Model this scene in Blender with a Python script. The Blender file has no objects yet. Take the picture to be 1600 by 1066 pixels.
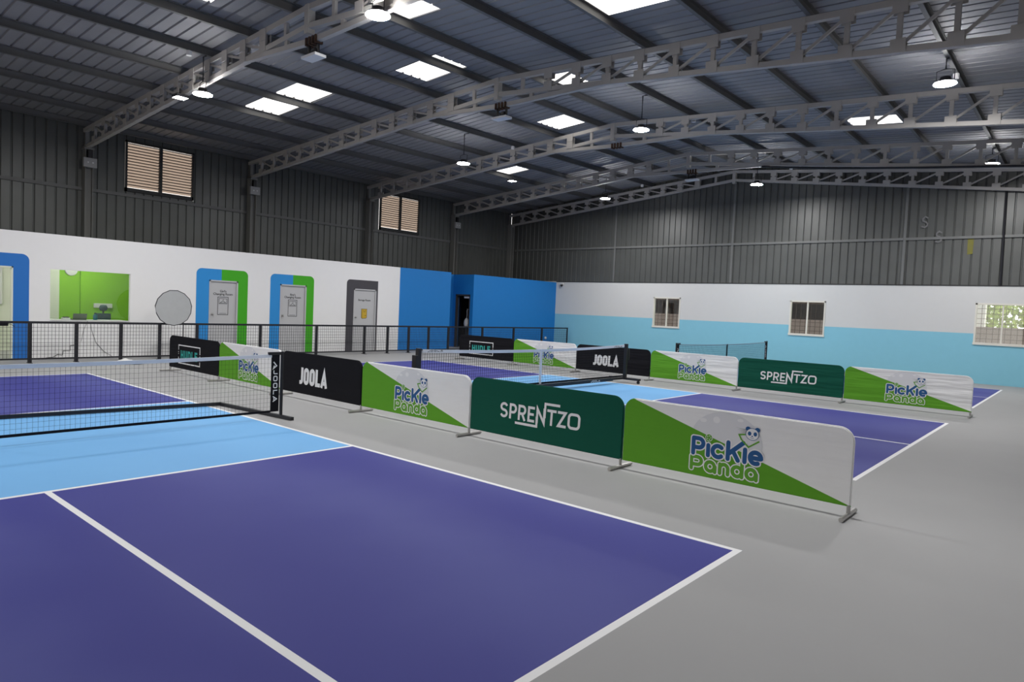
import bpy, bmesh, math, random
from mathutils import Vector, Matrix
random.seed(7)
scene = bpy.context.scene
COL = scene.collection
PI = math.pi

# ------------------------------------------------------------------ camera
cam_data = bpy.data.cameras.new('camera')
cam_data.sensor_width = 36.0
cam_data.lens = 23.806
cam_data.clip_end = 300
cam = bpy.data.objects.new('camera', cam_data)
COL.objects.link(cam)
_R = ((0.7572498, 0.6516609, 0.0437113), (-0.0643511, 0.0078422, 0.9978965), (-0.6499474, 0.7584698, -0.0478736))
cam.matrix_world = Matrix(((_R[0][0], _R[1][0], -_R[2][0], 8.51932), (_R[0][1], _R[1][1], -_R[2][1], -1.71554),
                           (_R[0][2], _R[1][2], -_R[2][2], 1.66557), (0, 0, 0, 1)))
scene.camera = cam

# ------------------------------------------------------------------ world, exposure, lamp power
world = bpy.data.worlds.new('overcast_sky')
scene.world = world
world.use_nodes = True
_bg = world.node_tree.nodes['Background']
_bg.inputs['Color'].default_value = (1.0, 0.97, 0.93, 1)
_bg.inputs['Strength'].default_value = 2.6
LAMP_WATTS = 205.0
FLOOD_WATTS = 25.0
OFFICE_WATTS = 70.0
scene.view_settings.view_transform = 'Standard'
scene.view_settings.look = 'None'
scene.view_settings.exposure = 0.0
scene.view_settings.gamma = 1.0
scene.view_settings.use_curve_mapping = False

# ------------------------------------------------------------------ materials
def mat(name, color, rough=0.6, metal=0.0, spec=0.4, noise=None, bump=None, emit=None, var=0.12, detail=4.0):
    """noise=(scale, second colour) ; bump=(scale, strength)"""
    m = bpy.data.materials.new(name)
    m.use_nodes = True
    nt = m.node_tree
    b = nt.nodes['Principled BSDF']
    b.inputs['Base Color'].default_value = (*color, 1)
    b.inputs['Roughness'].default_value = rough
    b.inputs['Metallic'].default_value = metal
    b.inputs['Specular IOR Level'].default_value = spec
    tc = nt.nodes.new('ShaderNodeTexCoord')
    if noise is None:
        noise = (6.0, tuple(c * (1 - var) for c in color))
    n = nt.nodes.new('ShaderNodeTexNoise')
    n.inputs['Scale'].default_value = noise[0]
    n.inputs['Detail'].default_value = detail
    mx = nt.nodes.new('ShaderNodeMix')
    mx.data_type = 'RGBA'
    mx.inputs[6].default_value = (*color, 1)
    mx.inputs[7].default_value = (*noise[1], 1)
    nt.links.new(tc.outputs['Object'], n.inputs['Vector'])
    nt.links.new(n.outputs['Fac'], mx.inputs[0])
    nt.links.new(mx.outputs[2], b.inputs['Base Color'])
    if bump:
        n2 = nt.nodes.new('ShaderNodeTexNoise')
        n2.inputs['Scale'].default_value = bump[0]
        bp = nt.nodes.new('ShaderNodeBump')
        bp.inputs['Strength'].default_value = bump[1]
        bp.inputs['Distance'].default_value = 0.02
        nt.links.new(tc.outputs['Object'], n2.inputs['Vector'])
        nt.links.new(n2.outputs['Fac'], bp.inputs['Height'])
        nt.links.new(bp.outputs['Normal'], b.inputs['Normal'])
    if emit:
        b.inputs['Emission Color'].default_value = (*emit[0], 1)
        b.inputs['Emission Strength'].default_value = emit[1]
    return m

def paint_mat(name, color, worn, rough):
    """court paint with faint sweeping wear marks"""
    m = mat(name, color, rough, 0, 0.14)
    nt = m.node_tree
    b = nt.nodes['Principled BSDF']
    tc = nt.nodes.new('ShaderNodeTexCoord')
    w = nt.nodes.new('ShaderNodeTexWave')
    w.wave_type = 'RINGS'
    w.inputs['Scale'].default_value = 0.16
    w.inputs['Distortion'].default_value = 9.0
    w.inputs['Detail'].default_value = 5.0
    w.inputs['Detail Scale'].default_value = 0.7
    n = nt.nodes.new('ShaderNodeTexNoise')
    n.inputs['Scale'].default_value = 0.55
    n.inputs['Detail'].default_value = 7
    mu = nt.nodes.new('ShaderNodeMath'); mu.operation = 'MULTIPLY'
    mx = nt.nodes.new('ShaderNodeMix'); mx.data_type = 'RGBA'
    mx.inputs[6].default_value = (*color, 1)
    mx.inputs[7].default_value = (*worn, 1)
    nt.links.new(tc.outputs['Object'], w.inputs['Vector'])
    nt.links.new(tc.outputs['Object'], n.inputs['Vector'])
    nt.links.new(w.outputs['Fac'], mu.inputs[0])
    nt.links.new(n.outputs['Fac'], mu.inputs[1])
    nt.links.new(mu.outputs[0], mx.inputs[0])
    nt.links.new(mx.outputs[2], b.inputs['Base Color'])
    return m

def fabric_mat(name, color, bump=0.5):
    m = mat(name, color, 0.85, 0, 0.15, var=0.05)
    nt = m.node_tree
    b = nt.nodes['Principled BSDF']
    tc = nt.nodes.new('ShaderNodeTexCoord')
    mp = nt.nodes.new('ShaderNodeMapping')
    mp.inputs['Scale'].default_value = (0.8, 2.0, 7.0)
    mp.inputs['Rotation'].default_value = (0, 0.12, 0)
    n = nt.nodes.new('ShaderNodeTexNoise')
    n.inputs['Scale'].default_value = 1.0
    n.inputs['Detail'].default_value = 2.5
    bp = nt.nodes.new('ShaderNodeBump')
    bp.inputs['Strength'].default_value = bump
    bp.inputs['Distance'].default_value = 0.06
    nt.links.new(tc.outputs['Object'], mp.inputs['Vector'])
    nt.links.new(mp.outputs[0], n.inputs['Vector'])
    nt.links.new(n.outputs['Fac'], bp.inputs['Height'])
    nt.links.new(bp.outputs['Normal'], b.inputs['Normal'])
    return m

def glass_mat(name, tint, gloss=0.06):
    m = bpy.data.materials.new(name)
    m.use_nodes = True
    nt = m.node_tree
    nt.nodes.clear()
    o = nt.nodes.new('ShaderNodeOutputMaterial')
    t = nt.nodes.new('ShaderNodeBsdfTransparent'); t.inputs['Color'].default_value = (*tint, 1)
    g = nt.nodes.new('ShaderNodeBsdfGlossy'); g.inputs['Roughness'].default_value = 0.02
    mx = nt.nodes.new('ShaderNodeMixShader'); mx.inputs[0].default_value = gloss
    nt.links.new(t.outputs[0], mx.inputs[1]); nt.links.new(g.outputs[0], mx.inputs[2])
    nt.links.new(mx.outputs[0], o.inputs['Surface'])
    return m

def translucent_mat(name, color, clear=0.0, frac=0.6):
    m = bpy.data.materials.new(name)
    m.use_nodes = True
    nt = m.node_tree
    nt.nodes.clear()
    o = nt.nodes.new('ShaderNodeOutputMaterial')
    d = nt.nodes.new('ShaderNodeBsdfDiffuse'); d.inputs['Color'].default_value = (*color, 1)
    t = nt.nodes.new('ShaderNodeBsdfTranslucent'); t.inputs['Color'].default_value = (*color, 1)
    mx = nt.nodes.new('ShaderNodeMixShader'); mx.inputs[0].default_value = frac
    nt.links.new(d.outputs[0], mx.inputs[1]); nt.links.new(t.outputs[0], mx.inputs[2])
    out = mx
    if clear > 0:
        tr = nt.nodes.new('ShaderNodeBsdfTransparent')
        m2 = nt.nodes.new('ShaderNodeMixShader'); m2.inputs[0].default_value = clear
        nt.links.new(mx.outputs[0], m2.inputs[1]); nt.links.new(tr.outputs[0], m2.inputs[2])
        out = m2
    nt.links.new(out.outputs[0], o.inputs['Surface'])
    return m

M = {}
M['floor'] = mat('grey_court_coating', (0.335, 0.335, 0.335), 0.62, 0, 0.18, noise=(0.8, (0.295, 0.295, 0.295)), detail=8)
M['purple'] = paint_mat('purple_court_paint', (0.046, 0.048, 0.240), (0.088, 0.096, 0.30), 0.62)
M['sky_blue'] = paint_mat('light_blue_court_paint', (0.165, 0.40, 0.70), (0.145, 0.365, 0.66), 0.62)
M['line'] = mat('white_line_paint', (0.78, 0.78, 0.78), 0.55, var=0.06)
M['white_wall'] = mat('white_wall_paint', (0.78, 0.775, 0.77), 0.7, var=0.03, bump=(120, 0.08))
M['white_far_wall'] = mat('dimmed_white_wall_paint', (0.62, 0.625, 0.61), 0.7, var=0.03, bump=(120, 0.08))  # white wall paint darkened to stand for weaker light on the far wall
M['blue_wall'] = mat('blue_wall_paint', (0.009, 0.185, 0.53), 0.6, var=0.06, bump=(120, 0.08))
M['aqua_wall'] = mat('pale_aqua_wall_paint', (0.235, 0.545, 0.675), 0.7, var=0.05, bump=(120, 0.08))
M['green_wall'] = mat('lime_green_wall_paint', (0.22, 0.50, 0.015), 0.6, var=0.06)
M['cream_wall'] = mat('pale_cream_wall_paint', (0.68, 0.71, 0.60), 0.7, var=0.04)
M['trim_blue'] = mat('mid_blue_door_surround_paint', (0.02, 0.25, 0.62), 0.6, var=0.04)
M['trim_deep'] = mat('royal_blue_door_surround_paint', (0.014, 0.15, 0.50), 0.6, var=0.04)
M['trim_green'] = mat('green_door_surround_paint', (0.045, 0.37, 0.004), 0.6, var=0.04)
M['trim_grey'] = mat('charcoal_door_surround_paint', (0.055, 0.052, 0.06), 0.6, var=0.04)
M['door_grey'] = mat('light_grey_door_paint', (0.47, 0.47, 0.475), 0.5, var=0.03)
M['door_navy'] = mat('dark_blue_door_paint', (0.02, 0.07, 0.17), 0.5)
M['clad'] = mat('grey_metal_cladding', (0.105, 0.110, 0.105), 0.42, 0.1, 0.5, noise=(1.3, (0.068, 0.071, 0.067)))
M['roof'] = mat('grey_blue_roof_sheet', (0.275, 0.278, 0.293), 0.6, 0.1, 0.35, noise=(0.9, (0.19, 0.192, 0.203)))
M['steel'] = mat('grey_painted_truss_steel', (0.45, 0.43, 0.405), 0.6, 0, 0.3, noise=(2.0, (0.35, 0.335, 0.315)))
M['rail'] = mat('grey_wall_rail_steel', (0.16, 0.165, 0.16), 0.55, 0.1, 0.4)
M['column'] = mat('grey_column_paint', (0.20, 0.20, 0.19), 0.55, 0, 0.4)
M['purlin'] = mat('dull_grey_purlin_steel', (0.14, 0.14, 0.14), 0.6, 0.2, 0.4)
M['rust'] = mat('rusty_iron', (0.11, 0.06, 0.04), 0.85, 0.1, 0.2, noise=(30, (0.03, 0.02, 0.015)))
M['black_metal'] = mat('black_powder_coated_metal', (0.012, 0.012, 0.016), 0.45, 0, 0.4)
M['wire'] = mat('black_welded_wire', (0.02, 0.02, 0.022), 0.5, 0, 0.4)
M['net_cord'] = mat('black_net_cord', (0.012, 0.012, 0.013), 0.8, 0, 0.2)
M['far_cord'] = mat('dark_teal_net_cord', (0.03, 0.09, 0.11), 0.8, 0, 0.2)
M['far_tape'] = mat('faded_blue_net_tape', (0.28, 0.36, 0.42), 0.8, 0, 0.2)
M['tape'] = mat('white_net_tape', (0.72, 0.74, 0.80), 0.8, 0, 0.2, var=0.05)
M['black_fabric'] = fabric_mat('black_stretch_fabric', (0.009, 0.009, 0.012))
M['white_fabric'] = fabric_mat('white_stretch_fabric', (0.83, 0.83, 0.83), 0.6)
M['green_fabric'] = fabric_mat('leaf_green_stretch_fabric', (0.115, 0.345, 0.028), 0.5)
M['deep_green_fabric'] = fabric_mat('deep_green_stretch_fabric', (0.006, 0.085, 0.055))
M['print_white'] = mat('white_fabric_print', (0.80, 0.80, 0.81), 0.8, var=0.03)
M['print_pale'] = mat('pale_grey_fabric_print', (0.70, 0.705, 0.73), 0.8, var=0.03)
M['print_navy'] = mat('navy_fabric_print', (0.018, 0.095, 0.26), 0.8, var=0.03)
M['print_green'] = mat('green_fabric_print', (0.115, 0.345, 0.028), 0.8, var=0.03)
M['print_teal'] = mat('teal_fabric_print', (0.03, 0.36, 0.32), 0.8, var=0.03)
M['ink'] = mat('black_door_print', (0.03, 0.03, 0.03), 0.7, var=0.03)
M['ink_yellow'] = mat('mustard_door_print', (0.55, 0.36, 0.03), 0.7, var=0.05)
M['alu'] = mat('dull_aluminium_tube', (0.42, 0.41, 0.39), 0.4, 0.6, 0.5)
M['reflector'] = mat('pale_grey_reflector_cloth', (0.38, 0.39, 0.39), 0.6, 0, 0.3, bump=(3, 0.4))
M['win_frame'] = mat('cream_window_frame', (0.72, 0.70, 0.62), 0.5, var=0.04)
M['louvre_frame'] = mat('dark_louvre_frame', (0.03, 0.03, 0.03), 0.6)
M['slat'] = translucent_mat('tan_translucent_slat', (0.47, 0.385, 0.32), 0, 0.5)
M['skylight'] = translucent_mat('milky_skylight_sheet', (0.95, 0.93, 0.90), 0.55, 0.9)
M['glass'] = glass_mat('clear_glass', (0.93, 0.96, 0.94), 0.05)
M['lamp_black'] = mat('dark_lamp_housing', (0.05, 0.05, 0.055), 0.5, 0.3)
M['plastic_white'] = mat('white_plastic', (0.68, 0.68, 0.68), 0.5, var=0.04)
M['plastic_grey'] = mat('grey_plastic', (0.30, 0.30, 0.30), 0.5, var=0.04)
M['teal_chair'] = mat('dark_teal_upholstery', (0.03, 0.07, 0.08), 0.7)
M['teal_plastic'] = mat('teal_plastic', (0.01, 0.12, 0.16), 0.5)
M['laptop_grey'] = mat('laptop_grey', (0.10, 0.12, 0.09), 0.5)
M['cloth_white'] = mat('white_cotton_cloth', (0.75, 0.75, 0.73), 0.9, bump=(40, 0.3))
M['bag_grey'] = mat('light_grey_canvas', (0.45, 0.45, 0.45), 0.9, bump=(25, 0.5))
M['pink'] = mat('dull_pink_grip', (0.35, 0.12, 0.16), 0.7)
M['compound'] = mat('pinkish_brown_block_wall', (0.40, 0.30, 0.28), 0.9, noise=(3, (0.30, 0.22, 0.20)))
M['ground'] = mat('dusty_ground', (0.42, 0.33, 0.25), 0.95, noise=(0.5, (0.33, 0.26, 0.19)))
M['leaf'] = mat('yellow_green_leaf', (0.38, 0.45, 0.10), 0.7, noise=(2.5, (0.16, 0.25, 0.05)))
M['bark'] = mat('brown_bark', (0.12, 0.08, 0.05), 0.9)
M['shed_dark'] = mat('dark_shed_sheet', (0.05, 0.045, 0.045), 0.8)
M['shed_brown'] = mat('brown_shed_sheet', (0.16, 0.11, 0.09), 0.8)
M['paint_mark'] = mat('chalky_white_mark', (0.22, 0.22, 0.22), 0.8, noise=(14, (0.12, 0.12, 0.12)))
M['yellow_mark'] = mat('yellow_overspray', (0.20, 0.18, 0.012), 0.8, noise=(9, (0.13, 0.13, 0.06)))

def emission_mat(name, color, strength):
    m = bpy.data.materials.new(name)
    m.use_nodes = True
    nt = m.node_tree
    nt.nodes.clear()
    o = nt.nodes.new('ShaderNodeOutputMaterial')
    e = nt.nodes.new('ShaderNodeEmission')
    e.inputs['Color'].default_value = (*color, 1)
    e.inputs['Strength'].default_value = strength
    nt.links.new(e.outputs[0], o.inputs['Surface'])
    return m

LAMP_R = 0.185
M['lamp_glow'] = emission_mat('lit_lamp_diffuser', (1.0, 0.985, 0.98), LAMP_WATTS / (PI * PI * LAMP_R ** 2))
M['flood_glow'] = emission_mat('lit_flood_glass', (1.0, 1.0, 0.98), FLOOD_WATTS / (PI * 0.05))
M['tube_glow'] = emission_mat('lit_tube', (1.0, 0.98, 0.92), OFFICE_WATTS / (PI * 0.24))
M['shed_tube'] = emission_mat('lit_shed_tube', (1.0, 0.98, 0.92), 6.0)

# ------------------------------------------------------------------ mesh builder
class MB:
    def __init__(self):
        self.v = []; self.f = []; self.m = []
    def poly(self, pts, mi=0):
        b = len(self.v)
        self.v += [tuple(p) for p in pts]
        self.f.append(tuple(range(b, b + len(pts)))); self.m.append(mi)
    def box(self, x0, x1, y0, y1, z0, z1, mi=0):
        b = len(self.v)
        self.v += [(x, y, z) for z in (z0, z1) for y in (y0, y1) for x in (x0, x1)]
        for q in ((0, 2, 3, 1), (4, 5, 7, 6), (0, 1, 5, 4), (2, 6, 7, 3), (0, 4, 6, 2), (1, 3, 7, 5)):
            self.f.append(tuple(b + i for i in q)); self.m.append(mi)
    def bar(self, p, q, w, h, mi=0, up=(0, 0, 1)):
        """rectangular beam from p to q, h tall along 'up', w wide"""
        p, q = Vector(p), Vector(q)
        d = (q - p).normalized()
        u = Vector(up)
        s = d.cross(u)
        if s.length < 1e-5:
            s = d.cross(Vector((1, 0, 0)))
        s.normalize()
        t = s.cross(d).normalized()
        b = len(self.v)
        for c in (p, q):
            for a, e in ((-1, -1), (1, -1), (1, 1), (-1, 1)):
                self.v.append(tuple(c + s * (a * w / 2) + t * (e * h / 2)))
        for f in ((3, 2, 1, 0), (4, 5, 6, 7), (0, 1, 5, 4), (1, 2, 6, 5), (2, 3, 7, 6), (3, 0, 4, 7)):
            self.f.append(tuple(b + i for i in f)); self.m.append(mi)
    def tube(self, pts, r, n=8, mi=0):
        pts = [Vector(p) for p in pts]
        rings = []
        for i, p in enumerate(pts):
            d = (pts[min(i + 1, len(pts) - 1)] - pts[max(i - 1, 0)]).normalized()
            s = d.cross(Vector((0, 0, 1)))
            if s.length < 1e-4:
                s = d.cross(Vector((1, 0, 0)))
            s.normalize(); t = s.cross(d)
            b = len(self.v)
            for k in range(n):
                a = 2 * PI * k / n
                self.v.append(tuple(p + s * (r * math.cos(a)) + t * (r * math.sin(a))))
            rings.append(b)
        for a, b in zip(rings, rings[1:]):
            for k in range(n):
                self.f.append((a + k, a + (k + 1) % n, b + (k + 1) % n, b + k)); self.m.append(mi)
        self.f.append(tuple(rings[0] + k for k in range(n))); self.m.append(mi)
        self.f.append(tuple(rings[-1] + n - 1 - k for k in range(n))); self.m.append(mi)
    def lathe(self, c, prof, n=20, mi=0, axis='z', caps=True):
        """prof = [(r, h)] about an axis through c"""
        rings = []
        for r, h in prof:
            b = len(self.v)
            for k in range(n):
                a = 2 * PI * k / n
                x, y = r * math.cos(a), r * math.sin(a)
                o = (x, y, h) if axis == 'z' else ((h, x, y) if axis == 'x' else (x, h, y))
                self.v.append((c[0] + o[0], c[1] + o[1], c[2] + o[2]))
            rings.append(b)
        for a, b in zip(rings, rings[1:]):
            for k in range(n):
                self.f.append((a + k, a + (k + 1) % n, b + (k + 1) % n, b + k)); self.m.append(mi)
        if caps:
            self.f.append(tuple(rings[0] + n - 1 - k for k in range(n))); self.m.append(mi)
            self.f.append(tuple(rings[-1] + k for k in range(n))); self.m.append(mi)
    def _lift(self):
        self.k = getattr(self, 'k', 0) + 1
        n = getattr(self, 'normal', (0, -1, 0))
        d = self.k * 0.00009
        return (n[0] * d, n[1] * d, n[2] * d)
    def stroke(self, pts, w, fn, mi=0, round_cap=True):
        """flat printed ribbon along 2-D points, mitred joints; fn maps (x, z) -> 3-D"""
        P = [pts[0]]
        for p in pts[1:]:
            if math.hypot(p[0] - P[-1][0], p[1] - P[-1][1]) > 1e-6: P.append(p)
        closed = len(P) > 3 and math.hypot(P[0][0] - P[-1][0], P[0][1] - P[-1][1]) < 1e-5
        if closed: P.pop()
        n = len(P)
        lx, ly, lz = self._lift()
        g = lambda x, z: tuple(a + b for a, b in zip(fn(x, z), (lx, ly, lz)))
        def nrm(a, b):
            L = math.hypot(b[0] - a[0], b[1] - a[1])
            return (-(b[1] - a[1]) / L, (b[0] - a[0]) / L)
        Ls, Rs = [], []
        for i in range(n):
            if closed:
                n1, n2 = nrm(P[i - 1], P[i]), nrm(P[i], P[(i + 1) % n])
            else:
                n1 = nrm(P[i - 1], P[i]) if i else None
                n2 = nrm(P[i], P[i + 1]) if i < n - 1 else None
                n1 = n1 or n2; n2 = n2 or n1
            mx, mz = n1[0] + n2[0], n1[1] + n2[1]
            q = max(mx * mx + mz * mz, .35)
            mx, mz = 2 * mx / q, 2 * mz / q
            Ls.append((P[i][0] + mx * w / 2, P[i][1] + mz * w / 2))
            Rs.append((P[i][0] - mx * w / 2, P[i][1] - mz * w / 2))
        b = len(self.v)
        for l, r in zip(Ls, Rs):
            self.v.append(g(*l)); self.v.append(g(*r))
        for i in range(n if closed else n - 1):
            j = (i + 1) % n
            self.f.append((b + 2 * i, b + 2 * i + 1, b + 2 * j + 1, b + 2 * j)); self.m.append(mi)
        if round_cap and not closed:
            for e, o in ((0, 1), (n - 1, n - 2)):
                a0 = math.atan2(P[e][1] - P[o][1], P[e][0] - P[o][0])
                self.poly([g(P[e][0] + w / 2 * math.cos(a0 + PI * (k / 8 - .5)), P[e][1] + w / 2 * math.sin(a0 + PI * (k / 8 - .5))) for k in range(9)], mi)
    def disc(self, x, z, rx, rz, fn, mi=0, n=24):
        l = self._lift()
        self.poly([tuple(a + b for a, b in zip(fn(x + rx * math.cos(2 * PI * k / n), z + rz * math.sin(2 * PI * k / n)), l)) for k in range(n)], mi)
    def build(self, name, mats, parent=None, smooth=False, bevel=None, recalc=True):
        me = bpy.data.meshes.new(name)
        me.from_pydata(self.v, [], self.f)
        if not isinstance(mats, (list, tuple)):
            mats = [mats]
        for m in mats:
            me.materials.append(m)
        for p, mi in zip(me.polygons, self.m):
            p.material_index = mi
            p.use_smooth = smooth
        if recalc:
            bm = bmesh.new(); bm.from_mesh(me)
            bmesh.ops.recalc_face_normals(bm, faces=bm.faces)
            bm.to_mesh(me); bm.free()
        me.update()
        o = bpy.data.objects.new(name, me)
        COL.objects.link(o)
        if parent is not None:
            o.parent = parent
        if bevel:
            md = o.modifiers.new('bevel', 'BEVEL')
            md.width = bevel; md.segments = 2; md.limit_method = 'ANGLE'
        return o

def tag(o, label=None, cat=None, group=None, kind=None):
    if label: o['label'] = label
    if cat: o['category'] = cat
    if group: o['group'] = group
    if kind: o['kind'] = kind
    return o

def thing(name, label, cat, loc=(0, 0, 0), rz=0.0, group=None):
    o = bpy.data.objects.new(name, None)
    o.empty_display_size = 0.2
    COL.objects.link(o)
    o.location = loc
    o.rotation_euler = (0, 0, rz)
    return tag(o, label, cat, group)

def struct(o, label=None):
    o['kind'] = 'structure'
    if label: o['label'] = label
    return o

def struct_root(name, loc=(0, 0, 0)):
    o = bpy.data.objects.new(name, None)
    COL.objects.link(o)
    o.location = loc
    return struct(o)

def copy_tree(o, parent=None):
    c = o.copy()
    COL.objects.link(c)
    if parent is not None:
        c.parent = parent
    for ch in [x for x in bpy.data.objects if x.parent == o]:
        copy_tree(ch, c)
    return c

def text_mesh(txt, size, material, name, parent, loc, rot, bold=0.0, align='CENTER'):
    cu = bpy.data.curves.new(name, 'FONT')
    cu.body = txt; cu.size = size; cu.align_x = align; cu.offset = bold; cu.extrude = 0.0008
    t = bpy.data.objects.new('temp_text', cu)
    COL.objects.link(t)
    dg = bpy.context.evaluated_depsgraph_get()
    me = bpy.data.meshes.new_from_object(t.evaluated_get(dg))
    bpy.data.objects.remove(t)
    me.name = name
    me.materials.clear(); me.materials.append(material)
    o = bpy.data.objects.new(name, me)
    COL.objects.link(o)
    o.parent = parent; o.location = loc; o.rotation_euler = rot
    return o

# ------------------------------------------------------------------ hall dimensions
XW, XP, XR, XE = -13.2, -10.3, -2.05, 10.5      # west cladding, partition face, ridge, east wall
YS, YF = -7.0, 23.2                              # near wall, far wall
D2, D3 = 9.154, 18.397                           # centre lines of courts 2 and 3

def zc(X, Y):
    """underside line of the purlins (top of the trusses)"""
    zr = 6.60 + .026 * Y
    if X < XR:
        return zr + (6.15 - zr) * (XR - X) / (XR - XW)
    ze = 6.55 - .015 * Y
    return zr + (ze - zr) * (X - XR) / (9 - XR)
SHEET = 0.17

# ------------------------------------------------------------------ floor with the painted courts
mb = MB()
xs = [XW, -6.706, -6.655, -2.134, -2.083, 2.083, 2.134, 6.655, 6.706, XE]
ys = [YS]
for c in (0, D2, D3):
    ys += [c - 3.048, c - 2.997, c - .025, c + .025, c + 2.997, c + 3.048]
ys.append(YF)
def court_mat(x, y):
    for c in (0, D2, D3):
        if abs(y - c) < 3.048 and abs(x) < 6.706:
            d = abs(y - c)
            if abs(x) > 6.655 or d > 2.997 or 2.083 < abs(x) < 2.134: return 3
            if d < .025 and abs(x) > 2.134: return 3
            return 1 if abs(x) > 2.134 else 2
    return 0
for x0, x1 in zip(xs, xs[1:]):
    for y0, y1 in zip(ys, ys[1:]):
        mb.poly([(x0, y0, 0), (x1, y0, 0), (x1, y1, 0), (x0, y1, 0)], court_mat((x0 + x1) / 2, (y0 + y1) / 2))
struct(mb.build('floor', [M['floor'], M['purple'], M['sky_blue'], M['line']], recalc=False))

# ------------------------------------------------------------------ walls with openings
def wall_panel(name, axis, face, thick, us, zs, openings, mfun, mats, kind_root=True):
    """axis 'x': wall plane x=face, u=y ; axis 'y': plane y=face, u=x. thick is signed, going behind the face"""
    mb = MB()
    us = sorted(set(us + [o[0] for o in openings] + [o[1] for o in openings]))
    zs = sorted(set(zs + [o[2] for o in openings] + [o[3] for o in openings]))
    def P(u, z, d):
        return (face + d, u, z) if axis == 'x' else (u, face + d, z)
    def solid(i, j):
        if i < 0 or j < 0 or i >= len(us) - 1 or j >= len(zs) - 1: return False
        u, z = (us[i] + us[i + 1]) / 2, (zs[j] + zs[j + 1]) / 2
        return not any(o[0] < u < o[1] and o[2] < z < o[3] for o in openings)
    for i in range(len(us) - 1):
        for j in range(len(zs) - 1):
            if not solid(i, j): continue
            a, b, c, d = us[i], us[i + 1], zs[j], zs[j + 1]
            mi = mfun((a + b) / 2, (c + d) / 2)
            mb.poly([P(a, c, 0), P(b, c, 0), P(b, d, 0), P(a, d, 0)], mi)
            mb.poly([P(a, c, thick), P(a, d, thick), P(b, d, thick), P(b, c, thick)], mi)
            if not solid(i - 1, j): mb.poly([P(a, c, 0), P(a, d, 0), P(a, d, thick), P(a, c, thick)], mi)
            if not solid(i + 1, j): mb.poly([P(b, c, 0), P(b, c, thick), P(b, d, thick), P(b, d, 0)], mi)
            if not solid(i, j - 1): mb.poly([P(a, c, 0), P(a, c, thick), P(b, c, thick), P(b, c, 0)], mi)
            if not solid(i, j + 1): mb.poly([P(a, d, 0), P(b, d, 0), P(b, d, thick), P(a, d, thick)], mi)
    return struct(mb.build(name, mats, recalc=False))

PT = 2.95                                            # partition height
DOORS = {1: (1.55, 2.61, 2.13), 2: (7.14, 7.98, 2.10), 3: (9.32, 10.22, 2.10), 4: (12.02, 12.95, 2.10)}
GLASS = (3.34, 5.10, 0.915, 2.12)
wall_panel('wall_left', 'x', XP, -0.10, [YS, 13.98, 16.50], [0, PT],
           [(a, b, 0, h) for a, b, h in DOORS.values()] + [GLASS],
           lambda u, z: 1 if u > 13.98 else 0, [M['white_wall'], M['blue_wall']])
wall_panel('wall_left_alcove_back', 'x', -11.45, -0.08, [16.3, 17.76], [0, PT], [], lambda u, z: 0, [M['blue_wall']])
wall_panel('wall_left_alcove_side', 'y', 17.76, 0.10, [-11.45, XP], [0, PT], [(-11.28, -10.47, 0, 2.15)], lambda u, z: 0, [M['blue_wall']])
wall_panel('wall_left_corner', 'x', XP, -0.10, [17.861, YF], [0, PT], [], lambda u, z: 0, [M['blue_wall']])
wall_panel('wall_left_alcove_return', 'y', 16.40, 0.10, [-11.45, XP - 0.101], [0, PT], [], lambda u, z: 0, [M['blue_wall']])
# rooms behind the partition
wall_panel('wall_office_back', 'x', -12.9, -0.1, [-1.0, 4.25, 6.6], [0, PT], [], lambda u, z: 1 if u > 4.25 else 0, [M['cream_wall'], M['green_wall']])
wall_panel('wall_office_side', 'y', 6.5, 0.1, [-12.9, XP - 0.101], [0, PT], [], lambda u, z: 0, [M['green_wall']])
wall_panel('wall_office_near', 'y', -1.0, -0.1, [-12.9, XP - 0.101], [0, PT], [], lambda u, z: 0, [M['cream_wall']])
mb = MB(); mb.box(-12.899, -12.82, 4.74, 6.498, 0, PT - 0.01)
struct(mb.build('trim_1', M['green_wall']))          # shallow pier on the green office wall
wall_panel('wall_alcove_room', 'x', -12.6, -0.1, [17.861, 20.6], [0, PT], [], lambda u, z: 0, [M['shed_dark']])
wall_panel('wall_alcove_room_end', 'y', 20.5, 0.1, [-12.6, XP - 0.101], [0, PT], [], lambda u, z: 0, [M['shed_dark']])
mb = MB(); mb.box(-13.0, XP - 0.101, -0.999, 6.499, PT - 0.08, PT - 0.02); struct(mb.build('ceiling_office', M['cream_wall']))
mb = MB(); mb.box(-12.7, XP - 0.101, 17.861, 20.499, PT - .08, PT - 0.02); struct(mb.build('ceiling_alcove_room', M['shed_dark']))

WIN = {4: (-5.255, -4.075, 1.19, 2.38), 5: (0.225, 1.405, 1.19, 2.38), 6: (5.745, 7.10, 1.22, 2.44)}
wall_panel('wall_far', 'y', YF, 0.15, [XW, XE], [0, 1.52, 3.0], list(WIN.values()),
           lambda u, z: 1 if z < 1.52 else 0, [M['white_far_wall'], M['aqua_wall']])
wall_panel('wall_right', 'x', XE, 0.15, [YS, YF], [0, 3.0], [], lambda u, z: 0, [M['white_wall']])
wall_panel('wall_near', 'y', YS, -0.15, [XW, XE], [0, 3.0, 3.4], [(-7.0, 5.0, 0, 3.4)], lambda u, z: 0, [M['white_wall']])  # unseen opening added so that sky light reaches the barrier fronts
mb = MB(); mb.box(XP, XE, YF - 0.012, YF + 0.0, 2.965, 3.0)
struct(mb.build('trim_2', M['louvre_frame']))        # dark flashing between masonry and cladding

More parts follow.
